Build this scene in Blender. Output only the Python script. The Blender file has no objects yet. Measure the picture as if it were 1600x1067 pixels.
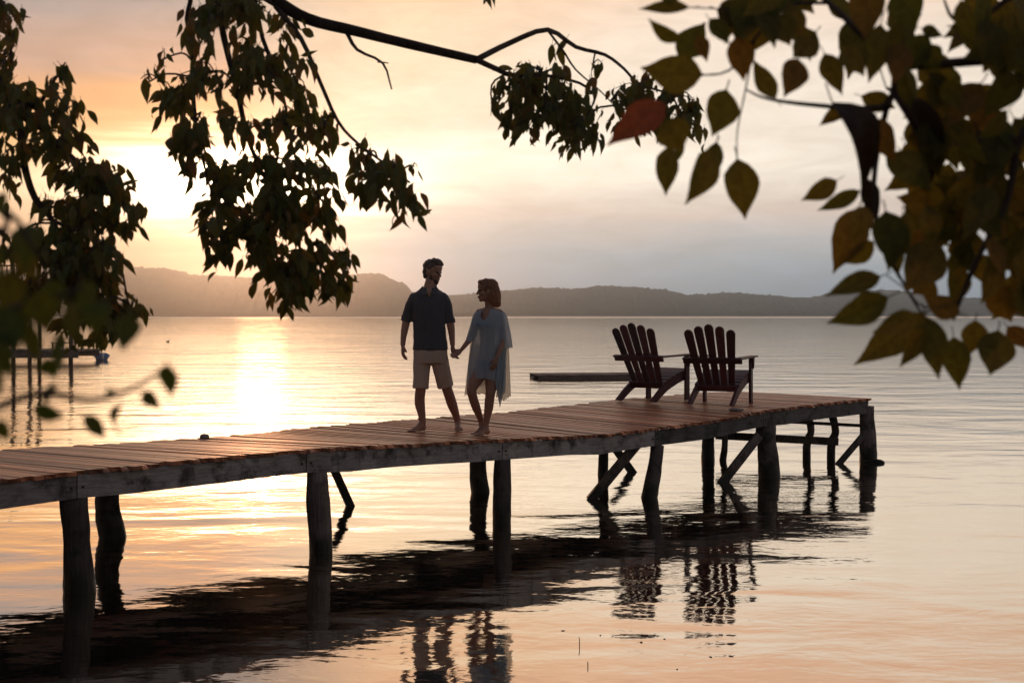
import bpy, bmesh, math, random
from mathutils import Vector, Matrix, noise
R = math.radians
random.seed(7)
sc = bpy.context.scene
COL = sc.collection

# ------------------------------------------------------------------ camera
FPX, HOR, CAMZ = 2222.0, 490.0, 2.1          # focal length in photo pixels, horizon row, camera height over the water
cam_d = bpy.data.cameras.new('camera'); cam = bpy.data.objects.new('camera', cam_d); COL.objects.link(cam)
cam.location = (0, 0, CAMZ); cam.rotation_euler = (R(90), 0, 0)
cam_d.sensor_width = 36; cam_d.lens = 36 * FPX / 1600
cam_d.shift_y = (HOR - 533.5) / 1600
cam_d.clip_start = 0.05; cam_d.clip_end = 20000
cam_d.dof.use_dof = True; cam_d.dof.focus_distance = 15.0; cam_d.dof.aperture_fstop = 5.6
sc.camera = cam

# ------------------------------------------------------------------ world, sun, exposure
SUN_AZ, SUN_EL = -10.0, 5.3                   # degrees, azimuth clockwise from the view axis
def lin(c, m=1.0):
    f = lambda v: (v / 255 / 12.92) if v / 255 <= 0.04045 else ((v / 255 + 0.055) / 1.055) ** 2.4
    return (f(c[0]) * m, f(c[1]) * m, f(c[2]) * m, 1)
sdir = Vector((math.sin(R(SUN_AZ)) * math.cos(R(SUN_EL)), math.cos(R(SUN_AZ)) * math.cos(R(SUN_EL)), math.sin(R(SUN_EL))))
world = bpy.data.worlds.new('World'); sc.world = world; world.use_nodes = True
class NT:
    def __init__(s, nt): s.nt = nt; s.n = nt.nodes; s.l = nt.links
    def new(s, t, **kw):
        n = s.n.new(t)
        for k, v in kw.items(): setattr(n, k, v)
        return n
    def put(s, sock, v):
        if isinstance(v, bpy.types.NodeSocket): s.l.new(v, sock)
        elif v is not None: sock.default_value = v
    def m(s, op, a, b=None, c=None, clamp=False):
        n = s.new('ShaderNodeMath', operation=op, use_clamp=clamp)
        for i, v in enumerate((a, b, c)): s.put(n.inputs[i], v)
        return n.outputs[0]
    def vm(s, op, a, b=None):
        n = s.new('ShaderNodeVectorMath', operation=op)
        s.put(n.inputs[0], a); s.put(n.inputs[1], b)
        return n.outputs['Value'] if op in ('DOT_PRODUCT', 'LENGTH') else n.outputs['Vector']
    def mix(s, f, a, b, mode='MIX'):
        n = s.new('ShaderNodeMix', data_type='RGBA', blend_type=mode)
        s.put(n.inputs['Factor'], f); s.put(n.inputs[6], a); s.put(n.inputs[7], b)
        return n.outputs[2]
    def ramp(s, f, stops, interp='LINEAR'):
        n = s.new('ShaderNodeValToRGB'); cr = n.color_ramp; cr.interpolation = interp
        while len(cr.elements) < len(stops): cr.elements.new(0.5)
        for e, (p, c) in zip(cr.elements, stops):
            e.position = p; e.color = c if len(c) == 4 else (*c, 1)
        s.put(n.inputs[0], f); return n.outputs[0]
    def rng(s, v, a, b, c, d, smooth=False):
        n = s.new('ShaderNodeMapRange', interpolation_type='SMOOTHSTEP' if smooth else 'LINEAR')
        for i, x in enumerate((v, a, b, c, d)): s.put(n.inputs[i], x)
        return n.outputs[0]
    def noise(s, vec, scale, detail=4, rough=0.5, dist=0.0):
        n = s.new('ShaderNodeTexNoise'); s.put(n.inputs['Vector'], vec)
        n.inputs['Scale'].default_value = scale; n.inputs['Detail'].default_value = detail
        n.inputs['Roughness'].default_value = rough; n.inputs['Distortion'].default_value = dist
        return n.outputs[0]
    def map(s, vec, scale=(1, 1, 1), loc=(0, 0, 0), rot=(0, 0, 0)):
        n = s.new('ShaderNodeMapping'); s.put(n.inputs[0], vec)
        n.inputs[1].default_value = loc; n.inputs[2].default_value = rot; n.inputs[3].default_value = scale
        return n.outputs[0]
    def combine(s, x, y, z):
        n = s.new('ShaderNodeCombineXYZ')
        for i, v in enumerate((x, y, z)): s.put(n.inputs[i], v)
        return n.outputs[0]
W = NT(world.node_tree)
bg = W.n['Background']
vec = W.new('ShaderNodeTexCoord').outputs['Generated']
sep = W.new('ShaderNodeSeparateXYZ'); W.l.new(vec, sep.inputs[0])
el = W.m('MULTIPLY', W.m('ARCSINE', sep.outputs[2]), 180 / math.pi)
az = W.m('MULTIPLY', W.m('ARCTAN2', sep.outputs[0], sep.outputs[1]), 180 / math.pi)
ae = W.combine(W.m('MULTIPLY', az, 0.3), el, 0.0)
n1 = W.noise(W.map(ae, (0.35, 0.55, 1), (3.1, 1.7, 0)), 1.0, 6, 0.55, 0.4)
n2 = W.noise(W.map(ae, (0.5, 1.7, 1), (8.2, 4.4, 0)), 1.0, 5, 0.5)
lowk = W.rng(el, 0.0, 6.0, 0.15, 1.0)                            # cloud edges flatten towards the horizon
elw = W.m('ADD', el, W.m('MULTIPLY', W.m('MULTIPLY', W.m('SUBTRACT', n1, 0.5), lowk), 2.4))
elw = W.m('ADD', elw, W.m('MULTIPLY', W.m('SUBTRACT', n2, 0.5), 0.9))
f = W.m('DIVIDE', elw, 40.0, clamp=True)
def stops(l): return [(e / 40.0, lin(c)) for e, c in l]
away = W.ramp(f, stops([(0, (150, 178, 202)), (1.4, (162, 183, 201)), (2.4, (180, 188, 196)), (4.0, (229, 208, 195)), (5.6, (254, 240, 222)), (11, (252, 232, 212)),
                        (14, (248, 202, 168)), (19, (238, 182, 148)), (26, (200, 166, 152)), (39, (140, 140, 154))]))
warm = W.ramp(f, stops([(0, (226, 162, 130)), (2.6, (236, 184, 148)), (5, (252, 210, 164)), (6.6, (250, 188, 122)), (8.0, (240, 172, 114)), (9.5, (206, 162, 138)), (12.2, (170, 158, 155)),
                        (15, (140, 130, 130)), (20, (138, 128, 128)), (27, (140, 134, 138)), (39, (130, 133, 146))]))
wz = W.rng(W.m('ADD', az, W.m('MULTIPLY', W.m('SUBTRACT', n1, 0.5), 7.0)), -13.0, -4.0, 1.0, 0.0, True)
cloud = W.mix(wz, away, warm)
gx = W.m('DIVIDE', W.m('ADD', az, 4.5), 7.0); gy = W.m('DIVIDE', W.m('SUBTRACT', elw, 11.0), 5.0)
veil = W.m('EXPONENT', W.m('MULTIPLY', W.m('ADD', W.m('MULTIPLY', gx, gx), W.m('MULTIPLY', gy, gy)), -1.0))
cloud = W.mix(veil, cloud, W.mix(1.0, cloud, (1.02, 0.92, 0.76, 1), 'MULTIPLY'))
ang = W.m('MULTIPLY', W.m('ARCCOSINE', W.m('MINIMUM', W.vm('DOT_PRODUCT', W.vm('NORMALIZE', vec), tuple(sdir)), 0.999999)), 180 / math.pi)
n3 = W.noise(W.map(ae, (0.9, 0.9, 1), (1.3, 7.7, 0)), 1.0, 7, 0.6, 0.8)
tex = W.rng(n3, 0.28, 0.72, 0.92, 1.13)                           # soft broken cloud
cloud = W.mix(1.0, cloud, W.combine(tex, W.m('POWER', tex, 1.15), W.m('POWER', tex, 1.35)), 'MULTIPLY')
fall = W.m('ADD', 0.46, W.m('MULTIPLY', 0.64, W.m('EXPONENT', W.m('MULTIPLY', W.m('POWER', W.m('DIVIDE', ang, 62.0), 2.0), -1.0))))
cloud = W.mix(1.0, cloud, W.combine(fall, fall, fall), 'MULTIPLY')
cool = W.rng(ang, 40, 130, 0.0, 1.0, True)                       # dusk blue on the side away from the sun
cloud = W.mix(cool, cloud, W.mix(1.0, cloud, (0.80, 0.95, 1.18, 1), 'MULTIPLY'))
def glow(wa, we, amp, col, da=0.0, de=0.0):                       # sunlight soaking through the cloud, wider than high
    x = W.m('DIVIDE', W.m('SUBTRACT', W.m('ADD', az, W.m('MULTIPLY', W.m('SUBTRACT', n1, 0.5), 5.0)), SUN_AZ + da), wa)
    y = W.m('DIVIDE', W.m('SUBTRACT', W.m('ADD', elw, W.m('MULTIPLY', W.m('SUBTRACT', n2, 0.5), 1.6)), SUN_EL + de), we)
    g = W.m('MULTIPLY', amp, W.m('EXPONENT', W.m('MULTIPLY', W.m('ADD', W.m('MULTIPLY', x, x), W.m('MULTIPLY', y, y)), -1.0)))
    return W.mix(1.0, W.combine(g, g, g), col, 'MULTIPLY')
cloud = W.mix(1.0, cloud, glow(4.6, 1.15, 7.0, (1, 0.80, 0.57, 1), -0.8, -0.1), 'ADD')
cloud = W.mix(1.0, cloud, glow(7.0, 2.4, 0.05, (1, 0.76, 0.44, 1)), 'ADD')
cloud = W.mix(1.0, cloud, glow(9.0, 0.8, 0.22, (1, 0.90, 0.74, 1), 11.0, 0.9), 'ADD')
sky = W.new('ShaderNodeTexSky', sky_type='NISHITA'); sky.sun_disc = False
sky.sun_elevation = R(SUN_EL); sky.sun_rotation = R(SUN_AZ)
nish = W.mix(1.0, sky.outputs[0], (0.06, 0.06, 0.06, 1), 'MULTIPLY')
W.l.new(W.mix(0.93, nish, cloud), bg.inputs[0]); bg.inputs[1].default_value = 1.0
world.cycles.sampling_method = 'MANUAL'; world.cycles.sample_map_resolution = 2048

sun_d = bpy.data.lights.new('sun', 'SUN'); sun = bpy.data.objects.new('sun', sun_d); COL.objects.link(sun)
sun_d.energy = 0.20; sun_d.angle = R(2.0); sun_d.color = (1.0, 0.43, 0.20)
sun.rotation_euler = sdir.to_track_quat('Z', 'Y').to_euler()
sun.location = sdir * 60

sc.render.engine = 'CYCLES'
sc.view_settings.view_transform = 'Standard'; sc.view_settings.look = 'None'
sc.view_settings.exposure = 0.0; sc.view_settings.gamma = 1.0; sc.view_settings.use_curve_mapping = False
cy = sc.cycles
cy.use_denoising = True; cy.use_adaptive_sampling = False
cy.max_bounces = 7; cy.diffuse_bounces = 2; cy.glossy_bounces = 3; cy.transmission_bounces = 5; cy.transparent_max_bounces = 12; cy.volume_bounces = 0
cy.sample_clamp_indirect = 4.0; cy.sample_clamp_direct = 12.0
cy.caustics_reflective = False; cy.caustics_refractive = False

# ------------------------------------------------------------------ helpers
def at(px, py, d):                            # photo pixel + distance -> world point
    return Vector(((px - 800) * d / FPX, d, CAMZ - (py - HOR) * d / FPX))
def tag(o, label=None, cat=None, group=None, kind=None):
    if label: o['label'] = label
    if cat: o['category'] = cat
    if group: o['group'] = group
    if kind: o['kind'] = kind
    return o
def attach(o, parent):                        # parent keeps no rotation unless the mesh is already local to it
    o.parent = parent
    return o
def empty(name, loc, rz=0.0):
    o = bpy.data.objects.new(name, None); COL.objects.link(o)
    o.location = loc; o.rotation_euler = (0, 0, rz); o.empty_display_size = 0.2
    return o
def mesh_obj(name, me, mat=None, parent=None):
    o = bpy.data.objects.new(name, me); COL.objects.link(o)
    if mat and not me.materials: me.materials.append(mat)
    if parent: o.parent = parent
    return o
def from_bm(name, bm, mat=None, parent=None, smooth=False, off=None):
    if off is not None: bmesh.ops.translate(bm, verts=bm.verts, vec=-Vector(off))
    me = bpy.data.meshes.new(name); bm.normal_update(); bm.to_mesh(me); bm.free()
    if smooth: me.shade_smooth()
    return mesh_obj(name, me, mat, parent)
def box(bm, c, s, rot=None, bevel=0.0):
    r = bmesh.ops.create_cube(bm, size=1.0)
    M = Matrix.Translation(c) @ (rot.to_4x4() if rot is not None else Matrix()) @ Matrix.Diagonal((*s, 1))
    bmesh.ops.transform(bm, matrix=M, verts=r['verts'])
    if bevel:
        es = list({e for v in r['verts'] for e in v.link_edges})
        bmesh.ops.bevel(bm, geom=es, offset=bevel, segments=1, affect='EDGES')
def beam(bm, a, b, w, h, bevel=0.0, up=(0, 0, 1)):   # a bar from a to b, w across, h high
    a, b = Vector(a), Vector(b); y = (b - a).normalized(); u = Vector(up)
    x = y.cross(u).normalized(); z = x.cross(y)
    box(bm, (a + b) / 2, (w, (b - a).length, h), Matrix((x, y, z)).transposed(), bevel)
def crom(p, n):                               # Catmull-Rom through tuples of floats
    out = []; P = [tuple(q) for q in p]
    P = [tuple(2 * a - b for a, b in zip(P[0], P[1]))] + P + [tuple(2 * a - b for a, b in zip(P[-1], P[-2]))]
    for i in range(1, len(P) - 2):
        for k in range(n):
            t = k / n; a, b, c, d = P[i - 1:i + 3]
            out.append(tuple(0.5 * (2 * q + (r - p0) * t + (2 * p0 - 5 * q + 4 * r - s) * t * t + (3 * q - p0 - 3 * r + s) * t ** 3) for p0, q, r, s in zip(a, b, c, d)))
    out.append(P[-2]); return out
def tube(bm, pts, segs=10, sub=4, jitter=0.0, flat=None):
    """pts: (x,y,z,r) ; swept tube with closed ends. flat: (axis vector, factor) squashes along the axis"""
    pp = crom(pts, sub) if sub > 1 and len(pts) > 1 else [tuple(q) for q in pts]
    ref = None; rings = []
    for i, q in enumerate(pp):
        c = Vector(q[:3]); r = max(q[3], 1e-4)
        tdir = (Vector(pp[min(i + 1, len(pp) - 1)][:3]) - Vector(pp[max(i - 1, 0)][:3]))
        tdir = tdir.normalized() if tdir.length > 1e-9 else Vector((0, 0, 1))
        if ref is None: ref = tdir.orthogonal().normalized()
        ref = (ref - tdir * ref.dot(tdir)).normalized(); oth = tdir.cross(ref)
        ring = []
        for k in range(segs):
            a = 2 * math.pi * k / segs
            d = ref * math.cos(a) + oth * math.sin(a)
            rr = r * (1 + (jitter * noise.noise(Vector((c.x * 3 + d.x, c.y * 3 + d.y, c.z * 4 + d.z)) * 1.7) if jitter else 0))
            ring.append(bm.verts.new(c + d * rr))
        rings.append(ring)
    for A, B in zip(rings, rings[1:]):
        for k in range(segs):
            bm.faces.new((A[k], A[(k + 1) % segs], B[(k + 1) % segs], B[k]))
    bm.faces.new(rings[0][::-1]); bm.faces.new(rings[-1])
def ball(bm, c, r, rot=None, seg=14):
    M = Matrix.Translation(c) @ (rot.to_4x4() if rot is not None else Matrix()) @ Matrix.Diagonal((*r, 1))
    nv = max(6, seg * 2 // 3); A = bm.verts.new(M @ Vector((0, 0, 1))); Z = bm.verts.new(M @ Vector((0, 0, -1)))
    rings = [[bm.verts.new(M @ Vector((math.sin(p) * math.cos(a), math.sin(p) * math.sin(a), math.cos(p)))) for a in (2 * math.pi * k / seg for k in range(seg))] for p in (math.pi * i / nv for i in range(1, nv))]
    for k in range(seg):
        k2 = (k + 1) % seg; bm.faces.new((A, rings[0][k], rings[0][k2])); bm.faces.new((Z, rings[-1][k2], rings[-1][k]))
        for P, Q in zip(rings, rings[1:]): bm.faces.new((P[k], Q[k], Q[k2], P[k2]))
def capsule(bm, pts, segs=14, sub=4):         # a tube with rounded ends, for flesh that gets fused
    tube(bm, pts, segs, sub)
    for q in (pts[0], pts[-1]): ball(bm, q[:3], (q[3],) * 3)
def fuse(bm, voxel, smooth=4, factor=0.5):    # melts overlapping lumps into one continuous skin
    me = bpy.data.meshes.new('t'); bm.to_mesh(me); bm.free()
    o = bpy.data.objects.new('t', me); COL.objects.link(o)
    m = o.modifiers.new('r', 'REMESH'); m.mode = 'VOXEL'; m.voxel_size = voxel
    s = o.modifiers.new('s', 'SMOOTH'); s.iterations = smooth; s.factor = factor
    dg = bpy.context.evaluated_depsgraph_get(); dg.update()
    out = bpy.data.meshes.new_from_object(o.evaluated_get(dg))
    bpy.data.objects.remove(o); bpy.data.meshes.remove(me)
    out.shade_smooth(); return out
def wrinkle(me, amp, scale, stretch=(1, 1, 1)):
    nr = [v.normal.copy() for v in me.vertices]
    for v, nn in zip(me.vertices, nr):
        p = Vector((v.co.x * stretch[0], v.co.y * stretch[1], v.co.z * stretch[2])) * scale
        v.co += nn * amp * (noise.noise(p) + 0.5 * noise.noise(p * 2.3))

# ------------------------------------------------------------------ materials
MATS = {}
def new_mat(name):
    m = bpy.data.materials.new(name); m.use_nodes = True; MATS[name] = m
    t = NT(m.node_tree); p = t.n['Principled BSDF']; return m, t, p
def coords(t, kind='Object'): return t.new('ShaderNodeTexCoord').outputs[kind]
def bump(t, h, strength, dist, p):
    b = t.new('ShaderNodeBump'); b.inputs['Strength'].default_value = strength; b.inputs['Distance'].default_value = dist
    t.put(b.inputs['Height'], h); t.l.new(b.outputs[0], p.inputs['Normal'])
def wood(name, c0, c1, stretch, rough=0.75, spec=0.3, bm_d=0.004, stain=None):
    m, t, p = new_mat(name)
    oi = t.new('ShaderNodeObjectInfo').outputs['Random']
    off = t.combine(t.m('MULTIPLY', oi, 37.0), t.m('MULTIPLY', oi, 91.0), t.m('MULTIPLY', oi, 13.0))
    v = t.vm('ADD', coords(t), off)
    g = t.noise(t.map(v, stretch), 6.0, 8, 0.65, 0.6)
    b = t.noise(v, 3.0, 4, 0.6)
    fac = t.m('ADD', t.m('MULTIPLY', g, 0.7), t.m('MULTIPLY', b, 0.45))
    c = t.ramp(fac, [(0.34, c0), (0.72, c1)])
    tone = t.m('ADD', 0.5, oi)
    c = t.mix(1.0, c, t.combine(tone, tone, tone), 'MULTIPLY')
    if stain:
        s = t.rng(t.noise(t.map(v, (1, 1, 1), (5, 2, 9)), 4.5, 6, 0.65), 0.48, 0.66, 0.0, 0.9, True)
        c = t.mix(s, c, stain)
    t.put(p.inputs['Base Color'], c); p.inputs['Roughness'].default_value = rough
    p.inputs['Specular IOR Level'].default_value = spec
    bump(t, g, 0.7, bm_d, p); return m
wood('plank_wood', (0.18, 0.055, 0.026), (0.74, 0.27, 0.105), (9, 0.8, 9), 0.36, 0.5, 0.008)
wood('beam_wood', (0.10, 0.09, 0.08), (0.37, 0.34, 0.31), (1.0, 1.0, 9), 0.85, 0.2, 0.006, (0.05, 0.05, 0.042, 1))
wood('pile_wood', (0.05, 0.04, 0.034), (0.20, 0.165, 0.14), (7, 7, 0.7), 0.8, 0.25, 0.02, (0.028, 0.03, 0.022, 1))
t = NT(MATS['pile_wood'].node_tree); pb = t.n['Principled BSDF']; src = pb.inputs['Base Color'].links[0].from_socket   # wet, weedy foot of every pile, painted darker so its reflection darkens too
sz = t.new('ShaderNodeSeparateXYZ'); t.l.new(t.new('ShaderNodeNewGeometry').outputs['Position'], sz.inputs[0])
wet = t.rng(t.m('ADD', sz.outputs[2], t.m('MULTIPLY', t.m('SUBTRACT', t.noise(coords(t), 9.0, 4, 0.6), 0.5), 0.10)), 0.06, 0.24, 0.93, 0.0, True)
t.put(pb.inputs['Base Color'], t.mix(wet, src, (0.012, 0.014, 0.009, 1))); t.put(pb.inputs['Roughness'], t.m('SUBTRACT', 0.8, t.m('MULTIPLY', wet, 0.45)))
wood('chair_wood', (0.045, 0.011, 0.013), (0.085, 0.022, 0.024), (5, 5, 1.2), 0.5, 0.4, 0.002)
wood('far_wood', (0.07, 0.06, 0.055), (0.16, 0.14, 0.125), (2, 2, 2), 0.85, 0.2, 0.01)
wood('raft_wood', (0.10, 0.07, 0.06), (0.24, 0.17, 0.14), (2, 6, 2), 0.8, 0.2, 0.01)
wood('bark', (0.028, 0.02, 0.016), (0.10, 0.075, 0.058), (5, 5, 1.5), 0.9, 0.15, 0.02)

def leaf_mat(name, ca, cb, cc, trans=0.55, wt=(0.45, 0.8)):
    m, t, p = new_mat(name); t.n.remove(p); out = t.n['Material Output']
    oi = t.new('ShaderNodeObjectInfo').outputs['Random']; isl = t.new('ShaderNodeNewGeometry').outputs['Random Per Island']
    r = t.m('FRACT', t.m('ADD', t.m('MULTIPLY', oi, 7.13), isl))
    col = t.ramp(r, [(0.0, ca), (wt[0], cb), (wt[1], cb), (1.0, cc)])
    uv = coords(t, 'UV')
    s = t.new('ShaderNodeSeparateXYZ'); t.l.new(uv, s.inputs[0])
    ax = t.m('ABSOLUTE', t.m('SUBTRACT', s.outputs[0], 0.5))
    mid = t.rng(ax, 0.0, 0.035, 1.0, 0.0)
    vein = t.m('POWER', t.m('ABSOLUTE', t.m('SINE', t.m('MULTIPLY', t.m('SUBTRACT', s.outputs[1], t.m('MULTIPLY', ax, 0.55)), 30.0))), 14.0)
    v = t.m('MAXIMUM', mid, t.m('MULTIPLY', vein, 0.45))
    blot = t.rng(t.noise(t.map(uv, (2, 5, 1)), 2.0, 4, 0.6), 0.35, 0.7, 0.75, 1.2)
    col = t.mix(1.0, col, t.combine(blot, blot, blot), 'MULTIPLY')
    col = t.mix(t.m('MULTIPLY', v, 0.45), col, (0.02, 0.015, 0.008, 1))
    d = t.new('ShaderNodeBsdfPrincipled'); t.put(d.inputs['Base Color'], col)
    d.inputs['Roughness'].default_value = 0.5; d.inputs['Specular IOR Level'].default_value = 0.3
    tr = t.new('ShaderNodeBsdfTranslucent'); t.put(tr.inputs[0], t.mix(1.0, col, (1.5, 1.15, 0.5, 1), 'MULTIPLY'))
    mx = t.new('ShaderNodeMixShader'); mx.inputs[0].default_value = trans
    t.l.new(d.outputs[0], mx.inputs[1]); t.l.new(tr.outputs[0], mx.inputs[2]); t.l.new(mx.outputs[0], out.inputs[0])
    return m
leaf_mat('leaf_small', (0.09, 0.125, 0.034, 1), (0.14, 0.145, 0.042, 1), (0.22, 0.13, 0.045, 1), 0.5)
leaf_mat('leaf_big', (0.105, 0.125, 0.026, 1), (0.17, 0.155, 0.034, 1), (0.23, 0.14, 0.036, 1), 0.62)
leaf_mat('leaf_red', (0.24, 0.07, 0.035, 1), (0.28, 0.085, 0.045, 1), (0.30, 0.10, 0.05, 1), 0.5)
leaf_mat('leaf_dry', (0.045, 0.03, 0.02, 1), (0.055, 0.035, 0.022, 1), (0.06, 0.038, 0.024, 1), 0.2)
leaf_mat('leaf_near', (0.06, 0.10, 0.02, 1), (0.09, 0.12, 0.025, 1), (0.13, 0.12, 0.03, 1), 0.55)

def cloth(name, col, trans=0.0, sheer=0.0, weave=900, rough=0.85, tcol=None):
    m, t, p = new_mat(name)
    v = coords(t); n = t.noise(v, 60, 3, 0.6)
    c = t.mix(t.m('MULTIPLY', n, 0.5), (*col, 1), (*(x * 0.7 for x in col), 1))
    t.put(p.inputs['Base Color'], c); p.inputs['Roughness'].default_value = rough; p.inputs['Specular IOR Level'].default_value = 0.15
    p.inputs['Sheen Weight'].default_value = 0.15
    bump(t, t.noise(v, weave, 2, 0.5), 0.3, 0.001, p)
    last = p.outputs[0]; out = t.n['Material Output']
    if trans:
        tr = t.new('ShaderNodeBsdfTranslucent'); tr.inputs[0].default_value = (*(tcol or col), 1)
        mx = t.new('ShaderNodeMixShader'); mx.inputs[0].default_value = trans
        t.l.new(last, mx.inputs[1]); t.l.new(tr.outputs[0], mx.inputs[2]); last = mx.outputs[0]
    if sheer:
        tp = t.new('ShaderNodeBsdfTransparent'); mx = t.new('ShaderNodeMixShader'); mx.inputs[0].default_value = sheer
        t.l.new(last, mx.inputs[1]); t.l.new(tp.outputs[0], mx.inputs[2]); last = mx.outputs[0]
    t.l.new(last, out.inputs[0]); return m
cloth('shirt', (0.060, 0.070, 0.085)); cloth('shorts', (0.52, 0.42, 0.33)); cloth('bikini', (0.02, 0.05, 0.22))
cloth('kaftan', (0.52, 0.66, 0.74), 0.45, 0.24, tcol=(0.66, 0.70, 0.68))
cloth('sheer_panel', (0.55, 0.60, 0.58), 0.6, 0.38, tcol=(0.9, 0.80, 0.58))  # yellowish backlight of the low sun put into the translucent colour
def simple(name, col, rough=0.6, spec=0.3, nscale=0, namp=0.3, sss=0):
    m, t, p = new_mat(name)
    if nscale:
        n = t.noise(coords(t), nscale, 5, 0.6); a = t.rng(n, 0.3, 0.7, 1 - namp, 1 + namp)
        t.put(p.inputs['Base Color'], t.mix(1.0, (*col, 1), t.combine(a, a, a), 'MULTIPLY'))
    else: p.inputs['Base Color'].default_value = (*col, 1)
    p.inputs['Roughness'].default_value = rough; p.inputs['Specular IOR Level'].default_value = spec
    return m
simple('skin', (0.34, 0.185, 0.125), 0.5, 0.35, 25, 0.12); simple('skin_tan', (0.32, 0.17, 0.11), 0.5, 0.35, 25, 0.12)
simple('eye', (0.04, 0.03, 0.025), 0.2, 0.5); simple('lip', (0.26, 0.10, 0.08), 0.45)
simple('blue_paint', (0.10, 0.22, 0.42), 0.5, 0.4, 6); simple('white_paint', (0.7, 0.7, 0.68), 0.5, 0.4, 6, 0.15)
simple('pale_stone', (0.22, 0.20, 0.18), 0.8, 0.2, 20); simple('wet_debris', (0.03, 0.022, 0.015), 0.6, 0.4, 30)
simple('soil', (0.055, 0.05, 0.032), 0.95, 0.1, 2.0, 0.5); simple('rust', (0.05, 0.035, 0.03), 0.7, 0.4, 30)
def hair_mat(name, a, b):
    m, t, p = new_mat(name)
    n = t.noise(t.map(coords(t), (1, 1, 0.12)), 140, 4, 0.6)
    t.put(p.inputs['Base Color'], t.ramp(n, [(0.3, a), (0.7, b)])); p.inputs['Roughness'].default_value = 0.45
    bump(t, n, 0.8, 0.006, p); return m
hair_mat('dark_hair', (0.018, 0.011, 0.008, 1), (0.055, 0.032, 0.02, 1))
hm = hair_mat('brown_hair', (0.08, 0.042, 0.022, 1), (0.30, 0.17, 0.085, 1))
t = NT(hm.node_tree); tr = t.new('ShaderNodeBsdfTranslucent'); tr.inputs[0].default_value = (0.75, 0.38, 0.15, 1)
mx = t.new('ShaderNodeMixShader'); mx.inputs[0].default_value = 0.42
t.l.new(t.n['Principled BSDF'].outputs[0], mx.inputs[1]); t.l.new(tr.outputs[0], mx.inputs[2]); t.l.new(mx.outputs[0], t.n['Material Output'].inputs[0])

# far woods on the hills
m, t, p = new_mat('forest')
n = t.noise(coords(t), 0.06, 6, 0.65); t.put(p.inputs['Base Color'], t.ramp(n, [(0.35, (0.028, 0.042, 0.036)), (0.65, (0.075, 0.095, 0.075))]))
p.inputs['Roughness'].default_value = 0.95; p.inputs['Specular IOR Level'].default_value = 0.1
# lake water: dark body under a mirror skin, ripples by world position (metres)
m, t, p = new_mat('water'); t.n.remove(p)
P = t.new('ShaderNodeNewGeometry').outputs['Position']
sp = t.new('ShaderNodeSeparateXYZ'); t.l.new(P, sp.inputs[0]); Yc = sp.outputs[1]
patch = t.rng(t.noise(t.map(P, (0.05, 0.10, 1)), 1.0, 3, 0.5), 0.36, 0.62, 0.45, 1.35, True)
open_w = t.rng(Yc, 13.0, 34.0, 0.0, 1.0, True)                    # the lee of the dock and bank lies calmer than the open lake
wind = t.rng(Yc, 330.0, 520.0, 0.0, 1.0, True)                    # breeze out on the far side of the lake
swell = t.m('MULTIPLY', t.m('SUBTRACT', t.noise(t.map(P, (0.30, 0.62, 1), rot=(0, 0, 0.18)), 1.0, 2, 0.45, 0.6), 0.5), 0.070)
mid = t.m('MULTIPLY', t.m('SUBTRACT', t.noise(t.map(P, (1.3, 2.0, 1), rot=(0, 0, -0.10)), 1.0, 3, 0.5, 0.4), 0.5), 0.016)
fine = t.m('MULTIPLY', t.m('SUBTRACT', t.noise(t.map(P, (4.6, 6.5, 1), rot=(0, 0, 0.06)), 1.0, 3, 0.55, 0.3), 0.5), 0.0060)
h = t.m('ADD', t.m('MULTIPLY', swell, t.m('ADD', 0.42, t.m('MULTIPLY', open_w, 0.18))), t.m('MULTIPLY', mid, t.m('ADD', 0.36, t.m('MULTIPLY', open_w, 0.45))))
h = t.m('ADD', h, t.m('MULTIPLY', fine, t.m('MULTIPLY', patch, t.m('ADD', 0.30, t.m('ADD', t.m('MULTIPLY', open_w, 0.60), t.m('MULTIPLY', wind, 1.0))))))
bn = t.new('ShaderNodeBump'); bn.inputs['Strength'].default_value = 1.0; bn.inputs['Distance'].default_value = 1.0; t.put(bn.inputs['Height'], h)
df = t.new('ShaderNodeBsdfDiffuse'); df.inputs[0].default_value = (0.018, 0.018, 0.014, 1)
gl = t.new('ShaderNodeBsdfGlossy'); t.put(gl.inputs['Roughness'], t.rng(Yc, 640.0, 760.0, 0.035, 0.42, True)); gl.inputs[0].default_value = (0.98, 0.93, 0.86, 1)
fr = t.new('ShaderNodeLayerWeight'); fr.inputs[0].default_value = 0.5
for q in (gl, fr, df): t.l.new(bn.outputs[0], q.inputs['Normal'])
mx = t.new('ShaderNodeMixShader'); t.put(mx.inputs[0], t.m('MULTIPLY', t.m('POWER', fr.outputs['Facing'], 0.85), 0.98)); t.l.new(df.outputs[0], mx.inputs[1]); t.l.new(gl.outputs[0], mx.inputs[2])
t.l.new(mx.outputs[0], t.n['Material Output'].inputs[0])

# ------------------------------------------------------------------ the setting: lake, shore, hills
bm = bmesh.new()
bmesh.ops.create_grid(bm, x_segments=1, y_segments=1, size=1.0)
bmesh.ops.transform(bm, matrix=Matrix.Translation((0, 900, 0)) @ Matrix.Diagonal((2690, 1190, 1, 1)), verts=bm.verts)
tag(from_bm('lake_water', bm, MATS['water']), 'calm lake surface mirroring the sunset and the dock', 'water', kind='structure')

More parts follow.
